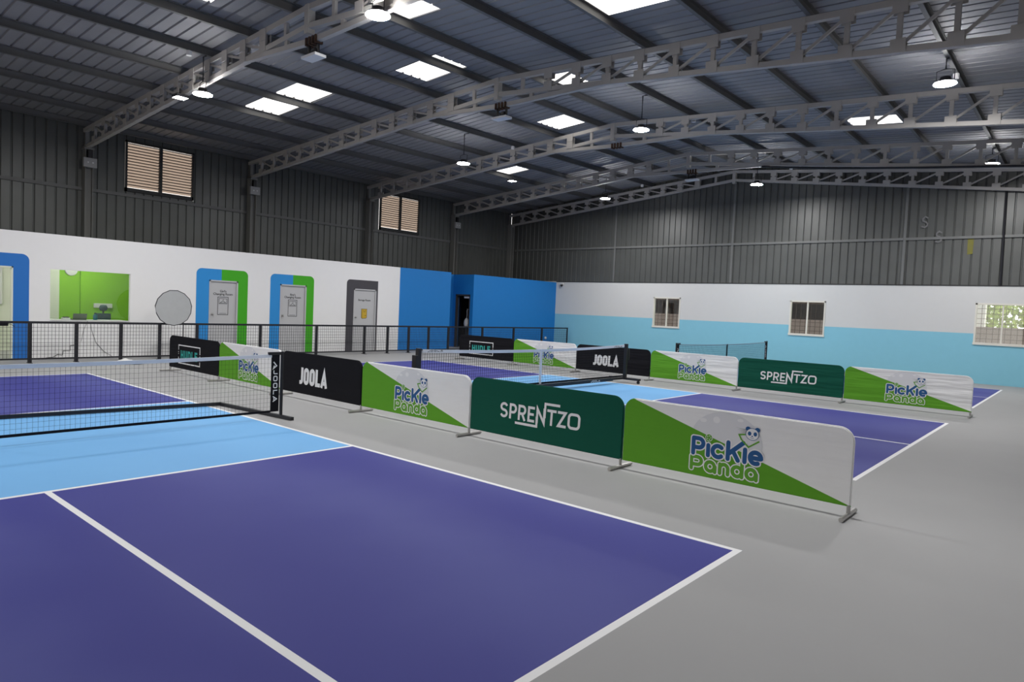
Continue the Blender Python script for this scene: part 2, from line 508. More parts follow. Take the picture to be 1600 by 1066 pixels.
# corrugated cladding
def profile(u0, u1, period=0.25, groove=0.055, depth=0.03, slope=0.018):
    pts = []
    u = u0
    while u < u1:
        a = u + period - groove
        for q in ((u, 0), (a, 0), (a + slope, depth), (u + period - slope, depth)):
            if q[0] < u1: pts.append(q)
        u += period
    pts.append((u1, 0))
    return pts

def cladding(name, axis, face, sign, u0, u1, zb, ztop, openings=()):
    mb = MB()
    prof = profile(u0, u1)
    def P(u, d, z):
        return (face + sign * d, u, z) if axis == 'x' else (u, face + sign * d, z)
    for (a, da), (b, db) in zip(prof, prof[1:]):
        um = (a + b) / 2
        segs = [(zb, None)]
        ops = sorted([(o[2], o[3]) for o in openings if o[0] < um < o[1]])
        lo = zb
        spans = []
        for z0, z1 in ops:
            spans.append((lo, z0, z0)); lo = z1
        for z0, z1a, z1b in spans:
            mb.poly([P(a, da, z0), P(b, db, z0), P(b, db, z1b), P(a, da, z1a)])
        mb.poly([P(a, da, lo), P(b, db, lo), P(b, db, ztop(b)), P(a, da, ztop(a))])
    return struct(mb.build(name, M['clad'], recalc=False))

LOUVRES = [(5.95, 7.92, 4.60, 6.07), (15.24, 17.28, 4.56, 6.03)]
cladding('wall_left_upper', 'x', XW, -1, YS, YF, 0.0, lambda u: zc(XW, u) + SHEET, LOUVRES)
WFU = cladding('wall_far_upper', 'y', YF + 0.02, 1, XW, XE, 2.98, lambda u: zc(u, YF) + SHEET)
cladding('wall_right_upper', 'x', XE, 1, YS, YF, 2.98, lambda u: zc(XE, u) + SHEET)
cladding('wall_near_upper', 'y', YS - .02, -1, XW, XE, 3.4, lambda u: zc(u, YS) + SHEET)

# ------------------------------------------------------------------ ceiling: roof sheeting with openings for the skylights
SKY = [(-8.50, -7.10, 7.13, 8.10), (-7.00, -5.65, 7.13, 8.12), (-3.72, -2.42, 8.15, 9.09), (-3.85, -2.68, 13.47, 14.50),
       (-1.65, -0.75, 10.55, 11.50), (1.66, 3.12, 7.40, 8.42), (3.38, 4.62, 16.85, 17.72), (-8.70, -7.55, 16.75, 17.52),
       (-1.55, -0.60, 5.66, 6.55), (-3.60, -2.75, 2.95, 3.92)]
mb = MB()
prof = profile(YS - 0.1, YF + 0.3, 0.25, 0.05, 0.03, 0.015)
allx = sorted(set([XW - 0.15, XR, XE + 0.2] + [s[0] for s in SKY] + [s[1] for s in SKY] + [-10.5, -5, 4.8, 8]))
sky_fit = []
for s in SKY:
    us = [p[0] for p in prof]
    sky_fit.append((s[0], s[1], min(us, key=lambda q: abs(q - s[2])), min(us, key=lambda q: abs(q - s[3]))))
for (a, da), (b, db) in zip(prof, prof[1:]):
    ym = (a + b) / 2
    for x0, x1 in zip(allx, allx[1:]):
        xm = (x0 + x1) / 2
        if any(s[0] < xm < s[1] and s[2] < ym < s[3] for s in sky_fit): continue
        mb.poly([(x0, a, zc(x0, a) + SHEET + da), (x1, a, zc(x1, a) + SHEET + da),
                 (x1, b, zc(x1, b) + SHEET + db), (x0, b, zc(x0, b) + SHEET + db)])
struct(mb.build('ceiling', M['roof'], recalc=False))
for i, s in enumerate(sky_fit):
    mb = MB()
    for (a, da), (b, db) in zip(prof, prof[1:]):
        if s[2] - .06 <= a and b <= s[3] + .06:
            e = 0.035
            mb.poly([(s[0] - .05, a, zc(s[0], a) + SHEET + da + e), (s[1] + .05, a, zc(s[1], a) + SHEET + da + e),
                     (s[1] + .05, b, zc(s[1], b) + SHEET + db + e), (s[0] - .05, b, zc(s[0], b) + SHEET + db + e)])
    struct(mb.build('window_%d' % (10 + i), M['skylight'], recalc=False), 'translucent roof skylight panel')

# ------------------------------------------------------------------ purlins
PX = [-12.9, -11.5, -10.05, -8.52, -7.02, -5.56, -4.06, -2.55, -1.45, 0.22, 1.72, 3.22, 4.72, 6.22, 7.72, 9.2]
for x in PX:
    mb = MB()
    y0, y1 = YS + 0.02, YF - 0.02
    w = 0.035
    for (dx0, dx1, dz0, dz1) in ((-w, -w + 0.012, 0.012, SHEET - 0.012), (-w, w, 0.0, 0.014), (-w, w, SHEET - 0.016, SHEET - 0.004)):
        b = len(mb.v)
        for y in (y0, y1):
            zb = zc(x, y)
            for (dx, dz) in ((dx0, dz0), (dx1, dz0), (dx1, dz1), (dx0, dz1)):
                mb.v.append((x + dx, y, zb + dz))
        for f in ((3, 2, 1, 0), (4, 5, 6, 7), (0, 1, 5, 4), (1, 2, 6, 5), (2, 3, 7, 6), (3, 0, 4, 7)):
            mb.f.append(tuple(b + i for i in f)); mb.m.append(0)
    struct(mb.build('purlin', M['purlin']))

# ------------------------------------------------------------------ roof trusses
def truss(Y, tie=True):
    root = struct_root('roof_truss', (0, Y, 0))
    zt = lambda x: zc(x, Y) - 0.055
    zap = zc(XR, Y)
    def zb(x):
        if x < XR: return zap - .37 + (5.62 - (zap - .37)) * (XR - x) / (XR - XW)
        return zap - .37 + (5.50 - (zap - .37)) * (x - XR) / (9 - XR)
    S = M['steel']
    for a, b in ((XW + 0.05, XR), (XR, XE - 0.02)):
        m = MB(); m.bar((a, 0, zt(a)), (b, 0, zt(b)), 0.10, 0.10); m.build('top_chord', S, root)
        m = MB(); m.bar((a, 0, zb(a)), (b, 0, zb(b)), 0.10, 0.09); m.build('bottom_chord', S, root)
    m = MB(); m.box(XR - .06, XR + .06, -.07, .07, zap - 0.50, zap - 0.01); m.build('apex_plate', S, root)
    step = 0.735
    for side in (-1, 1):
        lim = 11.0 if side < 0 else 12.2
        k = 1
        while k * step < lim:
            x = XR + side * k * step
            m = MB()
            m.box(x - .038, x + .038, -.03, .03, zb(x), zt(x))
            if k > 1:
                g = 0.105
                for s in (-1, 1):
                    yy = s * 0.056
                    m.box(x - g, x + g, yy - .005, yy + .005, zt(x) - .17, zt(x) + .045)
                    m.box(x - g, x + g, yy - .005, yy + .005, zb(x) - .04, zb(x) + .16)
            m.build('vertical_strut', S, root)
            if k > 1 and (k + 1) * step < lim:
                x2 = XR + side * (k + 1) * step
                m = MB(); m.bar((x, 0, zb(x) + .05), (x2, 0, zt(x2) - .05), .045, .045); m.build('diagonal_strut', S, root)
            k += 1
    if tie:
        xa, xb = -4.15, 0.75
        m = MB()
        zl, zr_ = zb(xa) + .0, zb(xb) + .0
        m.bar((xa, 0, zl - .0), (-1.9, 0, zap - .64), 0.09, 0.09)
        m.bar((-1.9, 0, zap - .64), (xb, 0, zr_), 0.09, 0.09)
        m.build('tie_beam', S, root)
        for x in (-2.75, -1.05):
            m = MB(); m.box(x - .045, x + .045, -.03, .03, zap - .62, zb(x)); m.build('tie_post', S, root)
    return root
TY = [4.9, 9.75, 14.6, 19.25]
for y in TY:
    truss(y)
truss(23.02, False)

# columns on the west side, rails and posts of the cladding
for y in (0.1, 4.94, 9.80, 14.65, 19.24, 23.02):
    mb = MB()
    x = XW + 0.02
    mb.box(x, x + .26, y - .10, y - .085, 0, 5.66); mb.box(x, x + .26, y + .085, y + .10, 0, 5.66)
    mb.box(x + .12, x + .14, y - .086, y + .086, 0, 5.66)
    mb.box(x - .005, x + .27, y - .12, y + .12, 5.56, 5.62)
    mb.box(x + .0, x + .1, y - .05, y + .05, 5.62, zc(XW, y) - .06)
    struct(mb.build('steel_column', M['column']))
for y0, y1 in ((YS, 0.0), (.2, 4.84), (5.04, 9.70), (9.90, 14.55), (14.75, 19.14), (19.34, 22.92)):
    mb = MB(); mb.box(XW, XW + .05, y0, y1, 4.44, 4.53); struct(mb.build('wall_rail', M['purlin']))
for x in (-7.25, -2.06, 3.69):
    mb = MB(); mb.box(x - .04, x + .04, YF - .02, YF + .02, 3.0, zc(x, YF) - .5); struct(mb.build('wall_post', M['rail']))
mb = MB(); mb.tube([(6.31, YF - .02, 3.0), (6.28, YF - .02, 5.9)], .035, 8); struct(mb.build('drain_pipe', M['black_metal']))
for a, b in ((XW + .3, -7.29), (-7.21, -2.10), (-2.02, 3.65), (3.73, XE - .02)):
    mb = MB(); mb.box(a, b, YF - .03, YF + .02, 4.42, 4.50); struct(mb.build('wall_rail', M['rail']))
mb = MB(); mb.tube([(.45, 19.14, 6.36), (2.5, 19.14, 6.10), (4.9, 19.14, 5.88), (9.0, 19.14, 5.55)], .03, 8); struct(mb.build('conduit_pipe', M['black_metal']))
# chalky marks on the cladding
mb = MB()
def Sfn(cx, cz, s, y):
    pts = [(0.9, 1.75), (0.5, 2.0), (0.1, 1.6), (0.15, 1.2), (0.6, 1.0), (0.9, 0.7), (0.85, 0.3), (0.5, 0.0), (0.05, 0.15)]
    return [(cx + (p[0] - .5) * s, cz + (p[1] - 1) * s) for p in pts]
for cx, cz in ((4.238, 4.98), (4.64, 4.50)):
    mb.stroke(Sfn(cx, cz, .17, 0), .045, lambda x, z: (x, YF - .034, z))
mb.build('letter_mark', M['paint_mark'], WFU)
mb = MB()
mb.poly([(5.40, YF + .016, 4.42), (5.56, YF + .016, 4.42), (5.55, YF + .016, 3.95), (5.41, YF + .016, 3.93)])
mb.build('yellow_paint_mark', M['yellow_mark'], WFU)

# ------------------------------------------------------------------ louvre windows high in the west cladding
for i, (a, b, c, d) in enumerate(LOUVRES):
    root = struct_root('window_%d' % (2 + i), (XW, (a + b) / 2, c))
    hw, h = (b - a) / 2, d - c
    m = MB()
    m.box(-.03, .06, -hw, -hw + .05, 0, h); m.box(-.03, .06, hw - .05, hw, 0, h)
    m.box(-.03, .06, -hw, hw, h - .05, h); m.box(-.03, .06, -hw, hw, 0, .11)
    m.box(-.03, .07, -.04, .04, 0, h)
    m.build('frame', M['louvre_frame'], root)
    for s in (-1, 1):
        m = MB()
        y0, y1 = (-hw + .05, -.04) if s < 0 else (.04, hw - .05)
        n = 15
        for k in range(n):
            z = .13 + (h - .2) * k / n
            p = (h - .2) / n
            # each blade falls towards the outside
            x0, x1 = -.035, .035
            m.poly([(x0, y0, z), (x0, y1, z), (x1, y1, z + p * 1.02), (x1, y0, z + p * 1.02)])
            m.box(x1 - .004, x1 + .010, y0, y1, z + p * .74, z + p * 1.02, 1)
        m.build('slats', [M['slat'], M['louvre_frame']], root, recalc=False)

# ------------------------------------------------------------------ far windows
for n, (a, b, c, d) in WIN.items():
    root = struct_root('window_%d' % n, ((a + b) / 2, YF, c))
    hw, h = (b - a) / 2, d - c
    m = MB()
    t = .035
    m.box(-hw - .012, -hw + t, -.02, .08, -.02, h + .012); m.box(hw - t, hw + .012, -.02, .08, -.02, h + .012)
    m.box(-hw - .012, hw + .012, -.02, .08, h - t, h + .012)
    m.box(-hw - .02, hw + .02, -.03, .08, -.035, t)
    m.build('frame', M['win_frame'], root)
    m = MB(); m.box(-.022, .022, .0, .06, t, h - t); m.build('mullion', M['win_frame'], root)
    for s in (-1, 1):
        m = MB(); m.box(min(s * .03, s * (hw - t)), max(s * .03, s * (hw - t)), .028, .033, t, h - t); m.build('pane', M['glass'], root)
    m = MB()
    x = -hw + t
    k = int((2 * hw) / .15)
    for i in range(1, k):
        xx = -hw + 2 * hw * i / k
        m.box(xx - .006, xx + .006, .100, .112, t, h - .02)
    for i in range(1, 8):
        z = h * i / 8
        m.box(-hw + .02, hw - .02, .112, .122, z - .006, z + .006)
    m.build('grille', M['rust'], root)

# ------------------------------------------------------------------ doors and painted surrounds on the partition
def surround(n, y0, y1, ztop, d0, d1, dz, split, mL, mR, r0=.15, r1=.15):
    """painted band around a door opening, rounded top corners, as one 3 mm skin"""
    mb = MB()
    x = XP + .003
    def arc(cy, cz, r, a0, a1):
        return [(cy + r * math.cos(a0 + (a1 - a0) * k / 8), cz + r * math.sin(a0 + (a1 - a0) * k / 8)) for k in range(9)]
    left = [(d0, 0), (y0, 0)] + ([] if r0 else [(y0, ztop)]) + (arc(y0 + r0, ztop - r0, r0, PI, PI / 2) if r0 else []) + [(split, ztop), (split, dz), (d0, dz)]
    right = [(d1, 0), (d1, dz), (split, dz), (split, ztop)] + (arc(y1 - r1, ztop - r1, r1, PI / 2, 0) if r1 else [(y1, ztop)]) + [(y1, 0)]
    for pts, mi in ((left, 0), (right, 1)):
        mb.poly([(x, p[0], p[1]) for p in pts], mi)
    return struct(mb.build('trim_%d' % n, [mL, mR], recalc=False))
surround(3, 1.2, 2.92, 2.43, 1.55, 2.61, 2.13, 2.0, M['trim_deep'], M['trim_deep'])
surround(4, 6.78, 8.28, 2.41, 7.14, 7.98, 2.10, 7.49, M['trim_blue'], M['trim_green'])
surround(5, 8.99, 10.49, 2.40, 9.32, 10.22, 2.10, 9.745, M['trim_blue'], M['trim_green'])
surround(6, 11.73, 13.02, 2.40, 12.02, 12.95, 2.10, 12.4, M['trim_grey'], M['trim_grey'], .13, 0)

def room_door(n, y0, y1, h, caption, picture):
    root = struct_root('door_%d' % n, (XP, (y0 + y1) / 2, 0))
    hw = (y1 - y0) / 2
    m = MB()
    m.box(-.1, .012, -hw, -hw + .04, 0, h); m.box(-.1, .012, hw - .04, hw, 0, h); m.box(-.1, .012, -hw, hw, h - .04, h)
    m.build('frame', M['door_grey'], root)
    m = MB(); m.box(-.07, -.03, -hw + .043, hw - .043, .01, h - .045)
    leaf = m.build('door_leaf', M['door_grey'], root)
    m = MB()
    hy = -hw + .11
    m.lathe((-.03, hy, 1.14), [(.028, 0), (.028, .012), (.012, .016), (.012, .04), (.026, .05), (.028, .065), (.018, .078)], 14, axis='x')
    m.build('knob', M['alu'], root, smooth=True)
    fn = lambda y, z: (-.0285, y, z)
    for k, (txt, z) in enumerate(caption):
        text_mesh(txt, .088, M['ink'], 'caption', root, (-.029, .0, z), (PI / 2, 0, PI / 2), bold=.002)
    m = MB(); m.normal = (1, 0, 0)
    if picture == 'hanger':
        fr = [(-.15, 1.63), (.15, 1.63), (.15, 1.13), (-.15, 1.13), (-.15, 1.63)]
        m.stroke(fr, .016, fn)
        m.stroke([(-.115, 1.585), (.115, 1.585), (.115, 1.44), (-.115, 1.44), (-.115, 1.585)], .012, fn)
        m.stroke([(-.085, 1.465), (.085, 1.465), (0, 1.525), (-.085, 1.465)], .012, fn)
        m.stroke([(0, 1.525), (.005, 1.545), (.018, 1.552), (.012, 1.567), (-.008, 1.567)], .008, fn)
        m.stroke([(-.10, 1.165), (.10, 1.165)], .01, fn)
        m.build('sign', [M['ink']], root, recalc=False)
    else:
        m.poly([fn(*p) for p in ((-.115, 1.43), (.115, 1.43), (.115, 1.145), (.08, 1.115), (-.08, 1.105), (-.115, 1.135))], 1)
        fn2 = lambda y, z: (-.0275, y, z)
        m.stroke([(-.115, 1.43), (.115, 1.43), (.115, 1.145), (.08, 1.115), (-.08, 1.105), (-.115, 1.135), (-.115, 1.43)], .012, fn2)
        m.stroke([(-.085, 1.43), (-.08, 1.105)], .01, fn2)
        m.stroke([(-.03, 1.40), (-.02, 1.345), (.01, 1.32), (.045, 1.345), (.055, 1.40)], .011, fn2)
        m.stroke([(.03, 1.205), (.085, 1.21)], .013, fn2)
        m.build('sign', [M['ink'], M['ink_yellow']], root, recalc=False)
    return root
room_door(2, *DOORS[2], [("Girl's", 1.765), ('Changing Room', 1.685)], 'hanger')
room_door(3, *DOORS[3], [("Boy's", 1.765), ('Changing Room', 1.685)], 'hanger')
room_door(4, *DOORS[4], [('Storage Room', 1.70)], 'bag')
# open doorway at the left
root = struct_root('door_1', (XP, 2.08, 0))
m = MB(); m.box(-.1, .01, -.53, -.5, 0, 2.13); m.box(-.1, .01, .5, .53, 0, 2.13); m.box(-.1, .01, -.53, .53, 2.10, 2.13)
m.build('frame', M['cream_wall'], root)
# dark door in the blue alcove, leaf swung inwards
root = struct_root('door_5', (-10.875, 17.76, 0))
m = MB(); m.box(-.405, -.36, -.012, .1, 0, 2.15); m.box(.36, .405, -.012, .1, 0, 2.15); m.box(-.405, .405, -.012, .1, 2.09, 2.15)
m.build('frame', M['shed_dark'], root)
m = MB(); m.bar((-.37, .13, 1.045), (-.86, .74, 1.045), .04, 2.07); m.build('door_leaf', M['door_navy'], root)
m = MB(); m.box(.02, .34, .05, .11, 2.0, 2.07); m.build('door_closer', M['plastic_white'], root)

# interior window of the office
root = struct_root('window_1', (XP, 4.22, .915))
m = MB(); m.box(-.056, -.046, -.879, .879, .001, 1.204); m.build('pane', M['glass'], root)
m = MB(); m.box(-.11, .02, -.88, .88, -.012, .0); m.build('sill', M['white_wall'], root)

# ------------------------------------------------------------------ things in the office
t = thing('wall_clock', 'round white clock high on the lime green wall behind the glass', 'clock', (-12.9, 4.524, 2.19))
m = MB(); m.lathe((.002, 0, 0), [(.15, 0), (.15, .035), (.135, .04)], 28, axis='x'); m.build('case', M['plastic_white'], t)
m = MB(); m.bar((.046, 0, 0), (.046, .05, .05), .012, .012); m.bar((.046, 0, 0), (.046, -.03, .09), .009, .009); m.build('clock_hands', M['ink'], t)
mb = MB(); mb.box(-12.819, -12.75, 5.06, 5.52, 1.18, 1.30)
tag(mb.build('socket_strip', M['plastic_white'], bevel=.006), 'long white socket strip on the green wall behind the office chair', 'socket')
t = thing('reception_counter', 'white counter under the office window, seen through the glass', 'counter', (-11.0, 4.22, 0))
m = MB(); m.box(-.35, .35, -1.0, 1.0, .86, .90); m.build('worktop', M['plastic_white'], t)
m = MB(); m.box(-.28, .30, -.95, .95, 0, .86); m.build('cabinet', M['cream_wall'], t)
t = thing('office_chair', 'dark teal office chair with headrest behind the green office window', 'chair', (-11.85, 4.93, 0))
m = MB(); m.box(-.23, .23, -.23, .23, .44, .52); m.build('seat', M['teal_chair'], t, bevel=.03)
m = MB(); m.box(.16, .21, -.19, .19, .60, 1.06); m.build('backrest', M['teal_chair'], t, bevel=.04)
m = MB(); m.lathe((.19, .0, 1.20), [(.02, -.10), (.075, -.07), (.085, 0), (.075, .07), (.02, .10)], 12, axis='y'); m.build('headrest', M['teal_chair'], t, smooth=True)
m = MB(); m.box(.175, .2, -.02, .02, .50, 1.15); m.build('back_support', M['black_metal'], t)
m = MB(); m.tube([(0, 0, .1), (0, 0, .45)], .03, 8); m.build('gas_post', M['black_metal'], t)
m = MB()
for k in range(5):
    a = 2 * PI * k / 5
    m.bar((0, 0, .1), (.26 * math.cos(a), .26 * math.sin(a), .07), .04, .03)
    m.lathe((.26 * math.cos(a), .26 * math.sin(a), .03), [(.03, -.02), (.03, .02)], 10, axis='y')
m.build('star_base', M['black_metal'], t)
t = thing('laptop', 'grey open laptop on the counter behind the green window', 'laptop', (-11.05, 4.14, .90), .1)
m = MB(); m.box(-.12, .12, -.16, .16, 0, .018); m.build('keyboard_base', M['laptop_grey'], t)
m = MB(); m.bar((.12, 0, .018), (.16, 0, .16), .32, .008, up=(1, 0, 0)); m.build('screen_lid', M['laptop_grey'], t)
t = thing('water_bottle', 'teal plastic bottle standing on the office counter', 'bottle', (-11.1, 4.56, .90))
m = MB(); m.lathe((0, 0, 0), [(.045, 0), (.05, .02), (.05, .12), (.025, .15), (.025, .155)], 14); m.build('body', M['teal_plastic'], t, smooth=True)
m = MB(); m.lathe((0, 0, .155), [(.028, 0), (.028, .03)], 12); m.build('cap', M['ink'], t)
t = thing('paper_tray', 'small white box with dark lid at left end of office counter', 'box', (-10.98, 3.86, .90))
m = MB(); m.box(-.07, .07, -.08, .08, 0, .05); m.build('box_body', M['plastic_white'], t)
m = MB(); m.box(-.06, .06, -.05, .06, .05, .075); m.build('lid', M['ink'], t)
mb = MB(); mb.box(-12.899, -12.86, 1.9, 2.97, 1.2, 2.2)
t = tag(mb.build('white_board', M['plastic_white'], bevel=.008), 'white board on the cream wall seen through the left doorway', 'board')
for y in (1.2, 4.6):  # unseen fittings put in to light the office behind the glass
    t = thing('ceiling_light', 'unseen long tube light on the office ceiling', 'light', (-11.7, y, PT - .08), 0, 'office tube lights')
    m = MB(); m.box(-.05, .05, -.6, .6, -.05, 0); m.build('light_body', M['plastic_white'], t)
    m = MB(); m.box(-.04, .04, -.58, .58, -.07, -.051); m.build('diffuser', M['tube_glow'], t)

# bag hanging in the alcove room
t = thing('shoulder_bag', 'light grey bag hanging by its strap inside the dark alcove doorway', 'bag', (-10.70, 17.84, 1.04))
m = MB(); m.lathe((0, 0, 0), [(.02, -.20), (.09, -.17), (.115, -.06), (.09, .08), (.03, .16)], 14); m.build('bag_body', M['bag_grey'], t, smooth=True)
m = MB(); m.tube([(0, 0, .14), (.02, 0, .30), (.01, 0, .47), (.03, 0, .50)], .013, 6); m.build('strap', M['bag_grey'], t)
mb = MB(); mb.tube([(-10.514, 17.84, 1.55), (-10.68, 17.84, 1.55), (-10.69, 17.84, 1.58)], .010, 6)
tag(mb.build('coat_hook', M['alu']), 'small metal coat hook on the jamb of the dark alcove doorway', 'hook')

# ------------------------------------------------------------------ logo strokes
def arc(cx, cz, rx, rz, a0, a1, n=16):
    return [(cx + rx * math.cos(math.radians(a0 + (a1 - a0) * k / n)), cz + rz * math.sin(math.radians(a0 + (a1 - a0) * k / n))) for k in range(n + 1)]
def rrect(x0, x1, z0, z1, r):
    return arc(x1 - r, z1 - r, r, r, 0, 90, 5) + arc(x0 + r, z1 - r, r, r, 90, 180, 5) + arc(x0 + r, z0 + r, r, r, 180, 270, 5) + arc(x1 - r, z0 + r, r, r, 270, 360, 5) + [(x1, z1 - r)]
# block glyphs in a box w wide, 1 tall, centre lines of the strokes
def glyph(c, w, s):
    a, b, lo, hi = s / 2, w - s / 2, s / 2, 1 - s / 2
    r = min((b - a) / 2, .22)
    if c == 'J': return [[(b, 1), (b, lo + r)] + arc(b - r, lo + r, r, r, 0, -90, 6) + [(a, lo)]]
    if c == 'O': return [rrect(a, b, lo, hi, r)]
    if c == 'L': return [[(a, 1), (a, lo), (w, lo)]]
    if c == 'A': return [[(a * .8, 0), (w / 2, hi), (w - a * .8, 0)], [(w * .25, .26), (w * .75, .26)]]
    if c == 'H': return [[(a, 0), (a, 1)], [(b, 0), (b, 1)], [(a, .5), (b, .5)]]
    if c == 'U': return [[(a, 1), (a, lo + r)] + arc(a + r, lo + r, r, r, 180, 270, 5) + arc(b - r, lo + r, r, r, 270, 360, 5) + [(b, 1)]]
    if c == 'D': return [[(a, lo), (b - r, lo)] + arc(b - r, lo + r, r, r, -90, 0, 5) + arc(b - r, hi - r, r, r, 0, 90, 5) + [(a, hi), (a, lo)]]
    if c == 'E': return [[(w, hi), (a, hi), (a, lo), (w, lo)], [(a, .5), (w * .9, .5)]]
    if c == 'S':
        q = (hi - lo) / 4
        return [arc(w / 2, hi - q, (b - a) / 2, q, 20, 250, 12) + arc(w / 2, lo + q, (b - a) / 2, q, 80, -160, 12)]
    if c == 'P': return [[(a, 0), (a, 1)], [(a, hi), (b - r, hi)] + arc(b - r, hi - r * 1.1, r, r * 1.1, 90, -90, 8) + [(a, hi - 2.2 * r)]]
    if c == 'R': return glyph('P', w, s) + [[(w * .5, hi - 2.2 * r), (b, 0)]]
    if c == 'N': return [[(a, 0), (a, hi), (b, lo), (b, 1)]]
    if c == 'T': return [[(0, hi), (w, hi)], [(w / 2, 0), (w / 2, hi)]]
    if c == 'Z': return [[(0, hi), (b, hi), (a, lo), (w, lo)]]
def block_word(mb, word, x, z, h, widths, gap, s, fn, mi=0, slant=0.0, rc=False):
    for c, w in zip(word, widths):
        for st in glyph(c, w / h, s):
            mb.stroke([(x + p[0] * h + slant * p[1] * h, z + p[1] * h) for p in st], s * h, fn, mi, rc)
        x += w + gap
    return x

FRONT = -0.0195
def fabric_fn(d):
    return lambda x, z: (x, FRONT - d, z)

def logo_joola(parent):
    m = MB()
    block_word(m, 'JOOLA', .53, .255, .28, [.135, .155, .155, .135, .18], .016, .225, fabric_fn(.0012), 0, .04)
    return m.build('printed_logo', [M['print_white']], parent, recalc=False)
def logo_hudle(parent):
    m = MB()
    f = fabric_fn(.0012)
    x0, x1, z0, z1, w = .47, 1.45, .215, .59, .024
    m.stroke([(x0, .34), (x0, z0), (x1, z0), (x1, .30)], w, f, 0, False)
    m.stroke([(x0, .49), (x0, z1), (x1, z1), (x1, .45)], w, f, 0, False)
    for x, zz in ((x0, .40), (x0, .44), (x1, .36), (x1, .40)):
        m.stroke([(x, zz), (x, zz + .018)], w, f, 0, False)
    block_word(m, 'HUDLE', .575, .30, .185, [.135, .13, .135, .115, .12], .032, .23, f, 1)
    return m.build('printed_logo', [M['print_white'], M['print_teal']], parent, recalc=False)
def logo_sprentzo(parent):
    m = MB()
    f = fabric_fn(.0012)
    h, z, s = .188, .322, .165
    xs = [.515, .665, .805, .955, 1.085, 1.245, 1.40, 1.545]
    ws = [.125, .118, .125, .105, .135, .135, .125, .175]
    for c, x, w in zip('SPRENTZO', xs, ws):
        block_word(m, c, x, z, h, [w], 0, s, f, 0, .04)
    t = s * h
    m.stroke([(.765, .283), (1.098, .283), (1.098, .40)], t * .95, f, 0, False)
    m.stroke([(1.216, .40), (1.222, .567), (1.435, .567)], t * .95, f, 0, False)
    return m.build('printed_logo', [M['print_white']], parent, recalc=False)
def logo_pickle(parent):
    m = MB()
    WH, NV, GR, PL = 0, 1, 2, 3
    # big pale ball behind, only on the white half
    f0 = fabric_fn(.0012)
    cx, cz, R = 1.135, .475, .285
    dz = lambda x: .775 - (x - .10) * (.775 - .105) / (2.26 - .10)
    pts = [(cx + R * 1.25 * math.cos(2 * PI * k / 60), cz + R * math.sin(2 * PI * k / 60)) for k in range(60)]
    keep = [p for p in pts if p[1] > dz(p[0]) + .004]
    # order the kept arc so that it starts where it leaves the diagonal
    i0 = next(i for i in range(60) if pts[i] in keep and pts[i - 1] not in keep)
    seq = [pts[(i0 + k) % 60] for k in range(60) if pts[(i0 + k) % 60] in keep]
    m.poly([f0(*p) for p in seq], PL)
    f0b = fabric_fn(.0012)
    for (px, pz, rx, rz) in ((1.035, .675, .035, .032), (.90, .655, .035, .02), (1.27, .70, .03, .015), (1.42, .43, .02, .028)):
        if pz - rz > dz(px - rx): m.disc(px, pz, rx, rz, f0b, WH)
    def word(strokes, w, fo, fi, ci, ow):
        for st in strokes: m.stroke(st, w + ow, fo, WH)
        for st in strokes: m.stroke(st, w, fi, ci)
    x, z, h = .812, .318, .150
    sw = .042
    S = []
    S.append([(x, z), (x, z + h)])
    S.append([(x, z + h), (x + .055, z + h)] + arc(x + .055, z + h - .045, .048, .045, 90, -90, 10) + [(x, z + h - .09)])
    S.append([(x + .155, z), (x + .155, z + .098)])
    S.append(arc(x + .255, z + .052, .054, .054, 50, 310, 16))
    kx = x + .355
    S.append([(kx, z), (kx, z + .158)])
    S.append([(kx, z + .045), (kx + .145, z + .175)])
    S.append([(kx + .05, z + .08), (kx + .10, z)])
    S.append([(kx + .165, z), (kx + .165, z + .115)])
    S.append(arc(x + .622, z + .052, .052, .052, 0, 296, 18))
    S.append([(x + .58, z + .05), (x + .665, z + .05)])
    x2, z2 = .800, .165
    T = []
    T.append([(x2, z2), (x2, z2 + .118)])
    T.append([(x2, z2 + .118), (x2 + .06, z2 + .118)] + arc(x2 + .06, z2 + .08, .043, .038, 90, -90, 10) + [(x2, z2 + .042)])
    def letter_a(lx):
        return [arc(lx, z2 + .045, .045, .045, 0, 360, 18), [(lx + .05, z2 - .002), (lx + .05, z2 + .05)]]
    T += letter_a(x2 + .195)
    T.append([(x2 + .295, z2), (x2 + .295, z2 + .088)])
    T.append([(x2 + .295, z2 + .05)] + arc(x2 + .335, z2 + .05, .04, .04, 180, 0, 10) + [(x2 + .375, z2)])
    T += [arc(x2 + .465, z2 + .045, .045, .045, 0, 360, 18), [(x2 + .512, z2), (x2 + .512, z2 + .15)]]
    T += letter_a(x2 + .60)
    word(T, .036, fabric_fn(.0012), fabric_fn(.0012), GR, .022)
    word(S, sw, fabric_fn(.0012), fabric_fn(.0012), NV, .024)
    # ball as the dot of the i
    f1, f2, f3 = fabric_fn(.0012), fabric_fn(.0012), fabric_fn(.0012)
    m.disc(x + .158, .492, .037, .037, f1, WH); m.disc(x + .158, .492, .032, .032, f2, GR)
    for q in range(5):
        m.disc(x + .158 + .018 * math.cos(q * 1.257), .492 + .018 * math.sin(q * 1.257), .005, .005, f3, WH, 8)
    # small bear-head emblem with streaks and a chevron
    hx, hz = 1.392, .588
    for q in range(4):
        m._lift(); m.poly([f2(hx - .05, hz + .035 - q * .014), f2(hx - .05, hz + .028 - q * .014), f2(hx - .17 + q * .018, hz + .044 - q * .016)], GR)
    m.stroke([(hx - .06, hz - .01), (hx - .125, hz - .02), (hx - .10, hz - .065), (hx - .03, hz - .125), (hx + .065, hz - .06)], .014, f1, GR)
